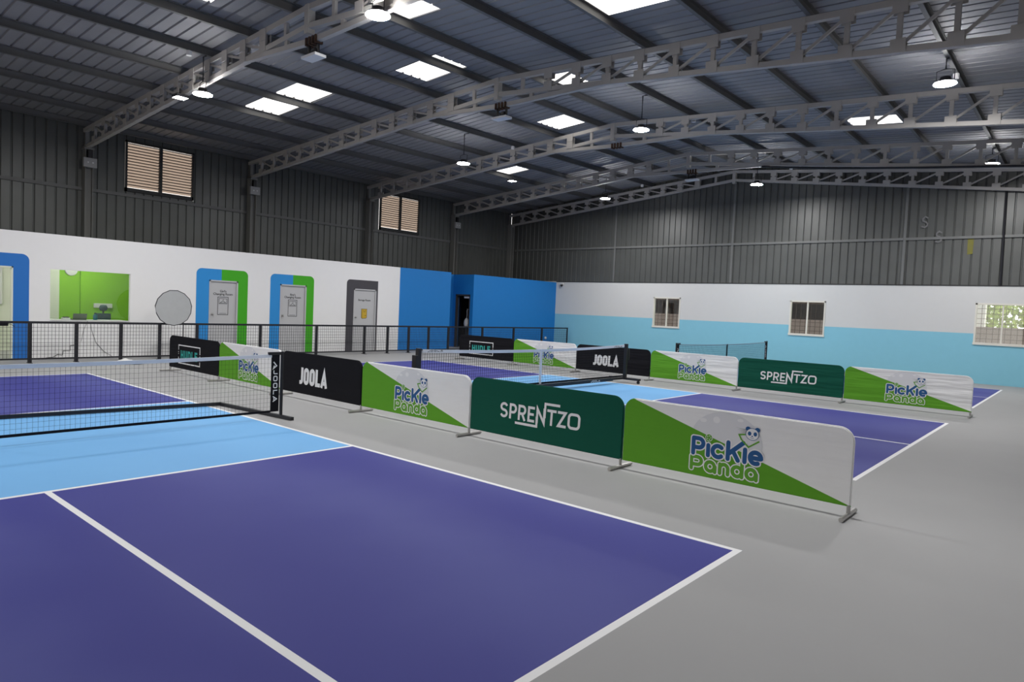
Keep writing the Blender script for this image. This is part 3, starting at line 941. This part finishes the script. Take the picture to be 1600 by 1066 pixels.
    m.disc(hx - .042, hz + .047, .024, .022, f2, NV); m.disc(hx + .046, hz + .047, .024, .022, f2, NV)
    m.disc(hx, hz, .064, .058, f2, NV); m.disc(hx, hz, .059, .053, f3, WH)
    f4 = fabric_fn(.0012)
    m.disc(hx - .026, hz + .005, .017, .02, f4, NV, 16); m.disc(hx + .028, hz + .005, .017, .02, f4, NV, 16)
    m.disc(hx, hz - .018, .008, .006, f4, NV, 10)
    m.stroke([(hx - .016, hz - .031), (hx, hz - .037), (hx + .016, hz - .031)], .004, f4, NV)
    return m.build('printed_logo', [M['print_white'], M['print_navy'], M['print_green'], M['print_pale']], parent, recalc=False)

# ------------------------------------------------------------------ court barriers
def barrier(x0, w, Y, design, label, first=False, group=None):
    t = thing('court_barrier', label, 'barrier', (x0, Y, 0), 0, group)
    W = w
    zb, ztp, r = .085, .775, .13
    g = .003
    out = [(g, zb + .01), (W - g, zb + .01)] + arc(W - g - r, ztp - r, r, r, 0, 90, 8) + arc(g + r, ztp - r, r, r, 90, 180, 8)
    bm = bmesh.new()
    vs = [bm.verts.new((p[0], -.018, p[1])) for p in out]
    f = bm.faces.new(vs)
    res = bmesh.ops.extrude_face_region(bm, geom=[f])
    bmesh.ops.translate(bm, verts=[v for v in res['geom'] if isinstance(v, bmesh.types.BMVert)], vec=(0, .036, 0))
    bmesh.ops.recalc_face_normals(bm, faces=bm.faces)
    bmesh.ops.bevel(bm, geom=[e for e in bm.edges if abs(e.verts[0].co.y - e.verts[1].co.y) < 1e-6], offset=.010, segments=2, affect='EDGES')
    mats = {'joola': [M['black_fabric']], 'hudle': [M['black_fabric']], 'sprentzo': [M['deep_green_fabric']], 'pickle': [M['white_fabric'], M['green_fabric']]}[design]
    if design == 'pickle':
        a, b = Vector((.10, 0, .775)), Vector((2.26, 0, .105))
        nrm = Vector((-(b - a).z, 0, (b - a).x)).normalized()
        bmesh.ops.bisect_plane(bm, geom=bm.verts[:] + bm.edges[:] + bm.faces[:], plane_co=a, plane_no=nrm)
        for fc in bm.faces:
            if (fc.calc_center_median() - a).dot(nrm) < 0: fc.material_index = 1
    me = bpy.data.meshes.new('fabric_cover')
    bm.to_mesh(me); bm.free()
    for m_ in mats: me.materials.append(m_)
    fo = bpy.data.objects.new('fabric_cover', me)
    COL.objects.link(fo); fo.parent = t
    {'joola': logo_joola, 'hudle': logo_hudle, 'sprentzo': logo_sprentzo, 'pickle': logo_pickle}[design](fo)
    for lx in ([.03] if first else []) + [W - .02]:
        m = MB(); m.tube([(lx, 0, .03), (lx, 0, .11)], .016, 10); m.build('leg', M['alu'], t)
        m = MB(); m.tube([(lx, -.22, .022), (lx, .22, .022)], .020, 10)
        m.build('foot', M['alu'], t)
    return t
row1 = [(-6.58, 2.255, 'hudle'), (-4.32, 2.265, 'pickle'), (-2.05, 2.245, 'joola'), (.20, 2.285, 'pickle'), (2.49, 2.275, 'sprentzo'), (4.77, 2.27, 'pickle')]
lab1 = ['black barrier with white bracket frame and teal lettering, behind the near net',
        'green and white barrier between two black ones, seen through the near net',
        'black barrier with bold white letters beside the near net post',
        'green and white barrier standing left of the nearest dark green barrier',
        'nearest dark green barrier with white underlined lettering, between near and middle courts',
        'largest green and white barrier, at the right end of the near row']
G1, G2 = 'barriers between the near and middle courts', 'barriers between the middle and far courts'
for i, ((x0, w, d), l) in enumerate(zip(row1, lab1)):
    barrier(x0, w, 4.57, d, l, i == 0, G1)
YB = 13.52
row2 = [(-6.72, 2.265, 'hudle'), (-4.45, 2.265, 'pickle'), (-2.18, 2.275, 'joola'), (.10, 2.265, 'pickle'), (2.37, 2.265, 'sprentzo'), (4.64, 2.24, 'pickle')]
lab2 = ['black barrier with teal lettering standing behind the middle net, before the blue wall',
        'green and white barrier behind the middle net with its white strap before it',
        'black barrier with white letters partly behind the wheeled net post',
        'green and white barrier below the far green net, left of a dark green one',
        'dark green barrier in the far row, in front of the pale aqua wall',
        'green and white barrier at the right end of the far row']
for i, ((x0, w, d), l) in enumerate(zip(row2, lab2)):
    barrier(x0, w, YB, d, l, i == 0, G2)

# ------------------------------------------------------------------ nets
def net_sheet(half, z0, sag, end, step_y=.05, step_z=.06, th=.0018, x=0):
    m = MB()
    ztop = lambda y: sag + (end - sag) * (abs(y) / half) ** 2
    n = int(2 * half / step_y)
    for k in range(n + 1):
        y = -half + 2 * half * k / n
        m.box(x - th / 2, x + th / 2, y - th / 2, y + th / 2, z0, ztop(y))
    z = z0
    while z < sag - .01:
        m.box(x - th / 2, x + th / 2, -half, half, z - th / 2, z + th / 2)
        z += step_z
    return m, ztop

def tape(half, ztop, h=.05, t=.012):
    m = MB()
    N = 16
    for k in range(N):
        a, b = -half + 2 * half * k / N, -half + 2 * half * (k + 1) / N
        m.bar((0, a, ztop(a) - h / 2), (0, b, ztop(b) - h / 2), t, h)
    return m

def portable_net(Y, label, strap=False, white=True):
    t = thing('pickleball_net', label, 'net', (0, Y, 0))
    half = 3.18
    m, zt = net_sheet(half, .11, .855, .895, th=.0017 if white else .0042)
    m.build('net_mesh', M['net_cord'] if white else M['far_cord'], t)
    tape(half, zt, .045 if white else .022).build('top_tape', M['tape'] if white else M['far_tape'], t)
    m = MB(); m.bar((0, -half, .105), (0, half, .105), .012, .03); m.build('bottom_band', M['black_fabric'], t)
    for s in (-1, 1):
        m = MB(); m.tube([(0, s * 3.34, .02), (0, s * 3.34, .93)], .022, 10); m.build('post', M['black_metal'], t)
        m = MB(); m.box(-.006, .006, min(s * half, s * 3.30), max(s * half, s * 3.30), .10, .885); sl = m.build('side_sleeve', M['black_fabric'], t)
        # lettering running down the sleeve
        m = MB(); m.normal = (1, 0, 0)
        yc = s * 3.24
        fx = lambda u, v: (.0075, yc + v - .0, .68 - u)
        f2 = lambda a, b: fx(a, b - .032)
        block_word(m, 'JOOLA', .0, .0, .064, [.062, .075, .075, .062, .085], .022, .22, f2, 0)
        m.stroke([(-.11, 0), (-.055, .045), (-.02, .0), (-.06, .012)], .016, f2, 0, False)
        m.build('printed_logo', [M['print_white']], sl, recalc=False)
        m = MB(); m.bar((.28, s * 3.35, .025), (-1.45, s * 3.20, .025), .05, .045); m.build('foot_bar', M['black_metal'], t)
        m = MB(); m.box(-.015, .015, min(s * 3.13, s * 3.34), max(s * 3.13, s * 3.34), .885, .925); m.build('top_bracket', M['black_metal'], t)
    m = MB()
    pts = [(-1.45, -3.20), (-1.78, -.6), (-1.78, .6), (-1.45, 3.20)]
    for a, b in zip(pts, pts[1:]): m.bar((a[0], a[1], .03), (b[0], b[1], .03), .04, .045)
    m.build('ground_rail', M['black_metal'], t)
    m = MB(); m.box(-.012, .012, -.025, .025, .09, .86); m.build('centre_strap', M['black_fabric'] if strap else M['net_cord'], t)
    return t
portable_net(0.0, 'nearest net, with white letters down its black sleeve, across the near court')
portable_net(D3, 'farthest net, showing above the far barriers before the aqua wall', True, False)

t = thing('pickleball_net', 'black wheeled net with white centre strap across the middle court', 'net', (0, D2, 0))
half = 3.22
m, zt = net_sheet(half, .17, .86, .915, .055, .055, .0034)
m.build('net_mesh', M['net_cord'], t)
tp = tape(half, zt, .055).build('top_tape', M['tape'], t)
for y0, dz in ((-3.12, 0), (2.75, -.008)):
    m = MB(); m.normal = (1, 0, 0)
    block_word(m, 'JOOLA', y0, .868, .032, [.05, .06, .06, .05, .065], .02, .26, lambda y, z: (.0075, y, z + dz), 0)
    m.build('printed_logo', [M['ink']], tp, recalc=False)
m = MB(); m.box(-.012, .016, -.028, .028, .14, .865); m.build('centre_strap', M['tape'], t)
m = MB(); m.bar((0, -half, .165), (0, half, .165), .015, .035); m.build('bottom_band', M['black_fabric'], t)
m = MB(); m.box(-.06, .02, -3.25, 3.25, .085, .135); m.box(.02, .07, -2.6, 2.6, .075, .15); bm_ = m.build('base_beam', M['black_metal'], t, bevel=.008)
m = MB(); m.normal = (1, 0, 0); block_word(m, 'JOOLA', 1.75, .092, .042, [.06, .065, .065, .055, .07], .016, .24, lambda y, z: (.0715, y, z), 0)
m.build('printed_logo', [M['print_white']], bm_, recalc=False)
for s in (-1, 1):
    m = MB(); m.box(-.04, .04, s * 3.31 - .035, s * 3.31 + .035, .10, .935); po = m.build('post', M['black_metal'], t, bevel=.006)
    m = MB(); m.box(-.05, .05, s * 3.38 - .03, s * 3.38 + .03, .55, .82); m.build('winch_box', M['black_metal'], po, bevel=.006)
    m = MB(); m.bar((-.42, s * 3.31, .10), (.42, s * 3.31, .10), .09, .05); m.build('foot_bar', M['black_metal'], t, bevel=.006)
    for x in (-.36, .38):
        m = MB(); m.lathe((x, s * 3.31, .036), [(.036, -.016), (.036, .016)], 16, axis='y')
        m.box(x - .02, x + .02, s * 3.31 - .022, s * 3.31 + .022, .05, .08); m.build('caster', M['black_metal'], t)

# ------------------------------------------------------------------ wire fence along the partition
FX = -9.2
SEAMS = [0.86, 1.77, 2.67, 3.57, 4.51, 5.40, 6.33, 8.10, 9.91, 11.68, 12.62, 13.53, 14.44, 15.40, 17.20, 19.04, 20.88, 22.72]
FLAB = ['black wire fence panel at the left edge, before the open doorway',
        'black wire fence panel with a dark pouch on its rail',
        'black wire fence panel below the left end of the green office window',
        'black wire fence panel below the middle of the green office window',
        'black wire fence panel below the right end of the green office window',
        'black wire fence panel behind the round grey disc',
        "black wire fence panel before the girls' changing room door",
        "black wire fence panel before the boys' changing room door",
        'black wire fence panel between the changing room and the storage door',
        'black wire fence panel before the storage door with the yellow bag sign',
        'short black wire fence panel where white wall turns blue',
        'short black wire fence panel before the blue wall, left end',
        'short black wire fence panel before the blue wall, next to the alcove',
        'black wire fence panel across the dark alcove doorway',
        'black wire fence panel just right of the alcove doorway',
        'black wire fence panel before the right blue wall, middle one',
        'last black wire fence panel, ending near the aqua wall']
fence_panels = []
for (a, b), l in zip(zip(SEAMS, SEAMS[1:]), FLAB):
    L = b - a - .004
    t = thing('fence_panel', l, 'fence', (FX, a + .002, 0), 0, 'black wire fence panels')
    m = MB(); m.box(-.022, .022, 0, L, .875, .925); m.build('top_rail', M['black_metal'], t)
    m = MB(); m.box(-.018, .018, .036, L - .036, .075, .11); m.build('bottom_rail', M['black_metal'], t)
    for y in (0.018, L - .018):
        m = MB(); m.box(-.02, .02, y - .018, y + .018, .01, .875); m.build('post', M['black_metal'], t)
        m = MB(); m.box(-.09, .09, y - .018, y + .018, 0, .012); m.build('foot_plate', M['black_metal'], t)
    if 15.3 < a < 15.5:
        m = MB(); m.box(-.013, .013, L / 2 - .013, L / 2 + .013, .11, .875); m.build('middle_bar', M['black_metal'], t)
    m = MB()
    n = max(2, round(L / .07)); r = .003
    for k in range(1, n):
        y = L * k / n
        m.box(-r, r, y - r, y + r, .11, .875)
    for k in range(1, 9):
        z = .11 + .765 * k / 9
        m.box(-r, r, .03, L - .03, z - r, z + r)
    m.build('wire_mesh', M['wire'], t)

# round photo reflector propped above the fence
t = thing('reflector_disc', 'round pale grey disc with black rim standing on a thin pole behind the barriers', 'reflector', (FX + .09, 5.69, 0))
n = 15
rim = [(.445 * math.cos(2 * PI * (k + .3) / n) * (1 + .012 * math.sin(k * 2.1)), 1.31 + .445 * math.sin(2 * PI * (k + .3) / n)) for k in range(n)]
m = MB()
m.poly([(.016, p[0], p[1]) for p in rim]); m.poly([(.004, p[0], p[1]) for p in reversed(rim)])
m.build('cloth', M['reflector'], t, recalc=False)
m = MB(); m.tube([(.01, p[0], p[1]) for p in rim + rim[:1]], .011, 6); m.build('rim', M['black_metal'], t)
m = MB(); m.tube([(-.01, .25, .01), (-.01, .25, 1.2)], .014, 8); m.build('pole', M['black_metal'], t)
m = MB(); m.tube([(-.035, .25, .012), (.22, .25, .012)], .012, 6); m.tube([(-.01, .10, .012), (-.01, .40, .012)], .012, 6); m.build('stand_foot', M['black_metal'], t)

# small loose things
t = thing('pouch', 'black pouch hanging on the fence rail at the left edge', 'pouch', (FX + .045, 2.15, .84))
m = MB(); m.box(-.018, .02, -.16, .12, -.02, .06); m.build('pouch_body', M['black_fabric'], t, bevel=.015)
m = MB(); m.tube([(0, .12, .03), (.0, .19, .0), (.0, .23, -.03)], .006, 6); m.build('strap', M['black_fabric'], t)
m = MB()
random.seed(3)
N = 10
for i in range(N):
    for j in range(N):
        pass
cl = MB()
grid = {}
for i in range(N + 1):
    for j in range(N + 1):
        u, v = i / N - .5, j / N - .5
        e = max(0, 1 - (2 * abs(u)) ** 3) * max(0, 1 - (2 * abs(v)) ** 3)
        z = .004 + e * (.035 + .03 * math.sin(9 * u + 2) * math.cos(8 * v) + random.uniform(0, .018))
        grid[i, j] = len(cl.v); cl.v.append((-8.92 + .18 * u + .03 * v, 4.52 + .34 * v, max(.004, z)))
for i in range(N):
    for j in range(N):
        cl.f.append((grid[i, j], grid[i + 1, j], grid[i + 1, j + 1], grid[i, j + 1])); cl.m.append(0)
o = cl.build('crumpled_cloth', M['cloth_white'], smooth=True)
sm = o.modifiers.new('thick', 'SOLIDIFY'); sm.thickness = .003; sm.offset = 1
tag(o, 'crumpled white cloth on the floor at the foot of the wire fence', 'cloth')
t = thing('paddle', 'dark pickleball paddle lying on the grey floor behind the near net', 'paddle', (-8.2, 4.47, 0), .25)
m = MB()
out = rrect(-.09, .09, -.10, .14, .05)[:-1]
for z0, flip in ((.004, 1), (.016, 0)):
    pts = [(p[0], p[1], z0) for p in out]
    m.poly(pts if not flip else list(reversed(pts)))
for p, q in zip(out, out[1:] + out[:1]):
    m.poly([(p[0], p[1], .004), (q[0], q[1], .004), (q[0], q[1], .016), (p[0], p[1], .016)])
m.build('face', M['black_metal'], t)
m = MB(); m.box(-.016, .016, -.24, -.09, .002, .026); tag(m.build('grip', M['pink'], t, bevel=.008), 'pinkish grip')
for pts, l in (([(4.134, .90), (4.06, .70), (4.038, .613), (4.012, .455), (4.0, .40)], 'short grey cable hanging down the white wall under the office window'),
               ([(4.20, .88), (4.22, .70), (4.322, .374), (4.50, .15), (4.70, .012)], 'grey cable sloping down the white wall to the floor'),
               ([(3.89, .315), (3.77, .301), (3.768, .176), (3.62, .179), (3.608, .07), (3.50, .089), (3.42, .029), (3.266, .014)], 'dark cable stepping down the white wall beside the doorway')):
    mb = MB(); mb.tube([(XP + .008, p[0], p[1]) for p in pts], .006, 6)
    tag(mb.build('power_cable', M['plastic_grey'] if 'grey' in l else M['wire']), l, 'cable')
mb = MB(); mb.lathe((XP, 22.55, .40), [(.06, 0), (.06, .03), (.035, .05)], 16, axis='x')
tag(mb.build('wall_fitting', M['plastic_white'], smooth=False), 'small round white fitting low on the blue wall near the corner', 'fitting')
t = thing('security_camera', 'small dome camera at the top of the white far wall, next to the blue corner', 'camera', (-9.95, YF, 2.86))
m = MB(); m.box(-.07, .07, -.10, 0, .0, .06); m.build('mount', M['plastic_white'], t)
m = MB(); m.lathe((0, -.07, -.05), [(.012, -.05), (.045, -.035), (.055, 0), (.05, .05)], 14); m.build('dome', M['black_metal'], t, smooth=True)

# ------------------------------------------------------------------ lamps
def high_bay(x, y, z, label):
    t = thing('high_bay_lamp', label, 'lamp', (x, y, z), 0, 'round high bay lamps')
    m = MB(); m.lathe((0, 0, 0), [(.17, .003), (.182, .02), (.165, .04), (.09, .055), (.085, .12), (.06, .13)], 28); m.build('housing', M['lamp_black'], t)
    m = MB()
    m.lathe((0, 0, 0), [(LAMP_R, .002), (LAMP_R * .99, -.001)], 32, caps=False)
    m.poly([m.v[k] for k in range(32, 64)]); m.build('diffuser', M['lamp_glow'], t)
    m = MB()
    m.tube([(-.14, 0, .04), (-.14, 0, .24), (0, 0, .27), (.14, 0, .24), (.14, 0, .04)], .008, 6); m.build('bracket', M['lamp_black'], t)
    px = min(PX, key=lambda q: abs(q - x))
    top = zc(px, y) - .012 - z
    m = MB(); m.tube([(0, 0, .26), (0, 0, top), (px - x + (.02 if px >= x else -.02), 0, top)], .016, 6); m.build('hanging_rod', M['lamp_black'], t)
    return t
LAMPS = [(-5.65, 4.73, 5.77, 'round lamp over the left truss, next to the smaller square floodlight'),
         (.10, 4.70, 5.95, 'big round lamp nearest the top centre of the view'),
         (6.22, 4.7, 6.0, 'round lamp over the near court, out of view to the right'),  # unseen lamp, completes the grid and is kept for its light
         (-5.70, 12.36, 5.81, 'round lamp hanging from a bent rod in the middle left bay'),
         (.12, 12.43, 6.0, 'round lamp just right of the roof ridge, over the middle court'),
         (6.20, 12.65, 6.04, 'large round lamp at upper right beside a white junction box'),
         (-5.93, 20.25, 6.0, 'small far round lamp before the left slope of the far gable'),
         (-.13, 20.30, 6.05, 'round lamp hanging before the centre of the far gable wall'),
         (6.18, 20.2, 6.03, 'round lamp at the right edge, level with the far trusses'),
         (-5.65, -3.1, 5.9, 'unseen round lamp added behind the viewer, left side'),  # this row is unseen, added to brighten the barrier fronts
         (.1, -3.1, 5.95, 'unseen round lamp added behind the viewer, middle')]
for l in LAMPS:
    # the rod hangs from the nearest purlin
    high_bay(*l)

def flood(x, y, z, top, label, s=.13):
    t = thing('floodlight', label, 'floodlight', (x, y, z), 0, 'square floodlights')
    m = MB(); m.box(-s, s, -s, s, -.005, .06); m.build('housing', M['lamp_black'], t, bevel=.01)
    m = MB(); m.poly([(-s * .9, -s * .9, -.007), (-s * .9, s * .9, -.007), (s * .9, s * .9, -.007), (s * .9, -s * .9, -.007)]); m.build('glass', M['flood_glow'], t, recalc=False)
    m = MB(); m.box(-.015, .015, -.015, .015, .06, top - z); m.build('bracket', M['lamp_black'], t)
    return t
flood(-6.87, 4.80, 5.93, zc(-6.87, 4.8) - .35, 'small square floodlight under the left truss beside the round lamp')
flood(-7.98, 17.15, 6.33, zc(-7.98, 17.15) + .02, 'small square floodlight below the far left skylight')

# ------------------------------------------------------------------ boxes and brackets on the steelwork
for y, l in ((4.94, 'grey twin-spot box on the leftmost column'), (9.80, 'grey twin-spot box on the second column from the left'), (19.24, 'grey twin-spot box on the column above the blue wall')):
    t = thing('emergency_light', l, 'light', (XW + .30, y, 5.19), 0, 'twin-spot boxes on the columns')
    m = MB(); m.box(-.02, .08, -.17, .17, -.13, .13); m.build('box', M['plastic_grey'], t, bevel=.01)
    for s in (-1, 1):
        m = MB(); m.lathe((.081, s * .06, 0), [(.022, 0), (.022, .01)], 10, axis='x'); m.build('spot', M['plastic_white'], t)
    m = MB(); m.box(-.06, .06, -.05, .05, .13, .34); m.build('battery_bracket', M['black_metal'], t)
for x, y, l in ((-5.56, 4.4, 'white junction box under the purlin above the left lamps'), (-5.56, 14.35, 'white junction box above the far left skylight'),
                (.22, 14.9, 'white junction box on a purlin right of the ridge'), (6.22, 13.6, 'white junction box beside the large upper right lamp'),
                (.22, 22.4, 'white junction box near the far gable apex'), (-5.56, 22.3, 'white junction box over the far left truss')):
    zz = zc(x, y)
    mb = MB(); mb.lathe((x, y, zz - .10), [(.05, 0), (.055, .01), (.055, .09), (.04, .10)], 14)
    tag(mb.build('junction_box', M['plastic_white']), l, 'box', 'white junction boxes on the purlins')
for y, plate, l in ((4.9, 1, 'rusty bracket with white plate hanging from the nearest truss'), (9.75, 1, 'rusty bracket with white plate hanging from the second truss'),
                    (14.6, 0, 'rusty bracket without a plate on the third truss'), (19.25, 1, 'rusty bracket with white plate on the farthest tied truss')):
    z = zc(XR, y) - .64
    t = thing('hanging_bracket', l, 'bracket', (-1.9, y, z), 0, 'rusty brackets on the truss ties')
    m = MB()
    for k in range(4):
        x = -.14 + .093 * k
        m.box(x - .026, x + .026, -.07, -.05, -.06, .06); m.box(x - .026, x + .026, .05, .07, -.06, .07)
        m.box(x - .026, x + .026, -.07, .07, -.075, -.05)
    m.build('clamps', M['rust'], t)
    if plate:
        for x in (-.13, .13):
            m = MB(); m.box(x - .02, x + .02, -.02, .02, -.256, -.07); m.build('hanger', M['black_metal'], t)
        m = MB(); m.lathe((.05, 0, -.19), [(.05, -.06), (.06, -.03), (.06, .03), (.05, .06)], 12, axis='x'); m.build('motor', M['black_metal'], t)
        m = MB(); m.box(-.21, .21, -.11, .11, -.30, -.255); m.build('plate', M['plastic_white'], t)

# ------------------------------------------------------------------ outside, seen through the windows
mb = MB(); mb.poly([(-60, -40, -.06), (60, -40, -.06), (60, 80, -.06), (-60, 80, -.06)])
struct(mb.build('ground_outside', M['ground'], recalc=False))
mb = MB(); mb.box(-30, 20, 26.2, 26.4, -.06, 1.74)
struct(mb.build('wall_compound', M['compound']), 'pinkish brown compound wall outside the far windows')
t = thing('open_shed', 'dark open shed seen through the left far windows', 'shed', (-9.5, 30, -.06))
m = MB(); m.box(-12, 11.3, 3.2, 3.4, 0, 4.2); m.build('back_wall', M['shed_dark'], t)
m = MB(); m.box(-12.2, 11.5, -2.6, 3.6, 3.0, 3.15); m.build('shed_roof', M['shed_brown'], t)
m = MB(); m.box(-12.2, 11.5, -2.65, -2.58, 2.45, 3.15); m.build('fascia', M['shed_brown'], t)
for x in (-11, -6.5, -2, 2.5, 6.2, 8.1, 11):
    m = MB(); m.box(x - .06, x + .06, -2.4, -2.28, 0, 3.0); m.build('shed_post', M['plastic_grey'], t)
t = thing('tube_lamp', 'lit white tube in the dark shed outside the middle window', 'lamp', (-1.6, 27.328, 2.3))
m = MB(); m.bar((-.55, 0, 0), (.25, 0, .02), .03, .035); m.build('tube', M['shed_tube'], t)
m = MB(); m.box(-.57, .30, -.02, .02, .035, .055); m.build('batten', M['plastic_white'], t)
m = MB(); m.box(-.02, .02, -.02, .02, .05, .64); m.build('hanger', M['plastic_grey'], t)
t = thing('gate_pillar', 'white pillar standing behind the compound wall at the right window', 'pillar', (5.25, 28.5, -.06))
m = MB(); m.box(-.22, .22, -.2, .2, 0, 2.9); m.build('shaft', M['plastic_white'], t)
m = MB(); m.box(-.30, .30, -.28, .28, 2.9, 3.05); m.build('capital', M['plastic_white'], t)
random.seed(11)
def tree(x, y, h, r, label):
    t = thing('tree', label, 'tree', (x, y, -.06), 0, 'trees beyond the compound wall')
    m = MB(); m.tube([(0, 0, 0), (.05, .02, h * .4), (0, 0, h * .75)], .12, 8); m.build('trunk', M['bark'], t)
    m = MB()
    for k in range(900):
        a, b = random.uniform(0, 2 * PI), random.uniform(-1, 1)
        rr = r * random.uniform(.35, 1)
        c = Vector((rr * math.cos(a) * math.sqrt(1 - b * b), rr * math.sin(a) * math.sqrt(1 - b * b), h * .62 + rr * b * 1.05))
        u = Vector((random.uniform(-1, 1), random.uniform(-1, 1), random.uniform(-1, 1))).normalized() * .14
        v = u.orthogonal().normalized() * .08
        m.poly([c - u, c + v, c + u, c - v])
    m.build('foliage', M['leaf'], t, recalc=False)
tree(4.2, 31.0, 4.6, 1.9, 'yellow-green tree behind the compound wall, left in the right window')
tree(6.6, 33.5, 5.0, 2.0, 'yellow-green tree behind the compound wall, right in the right window')
tree(4.6, 36.0, 4.4, 1.7, 'green tree just past the end of the dark shed')
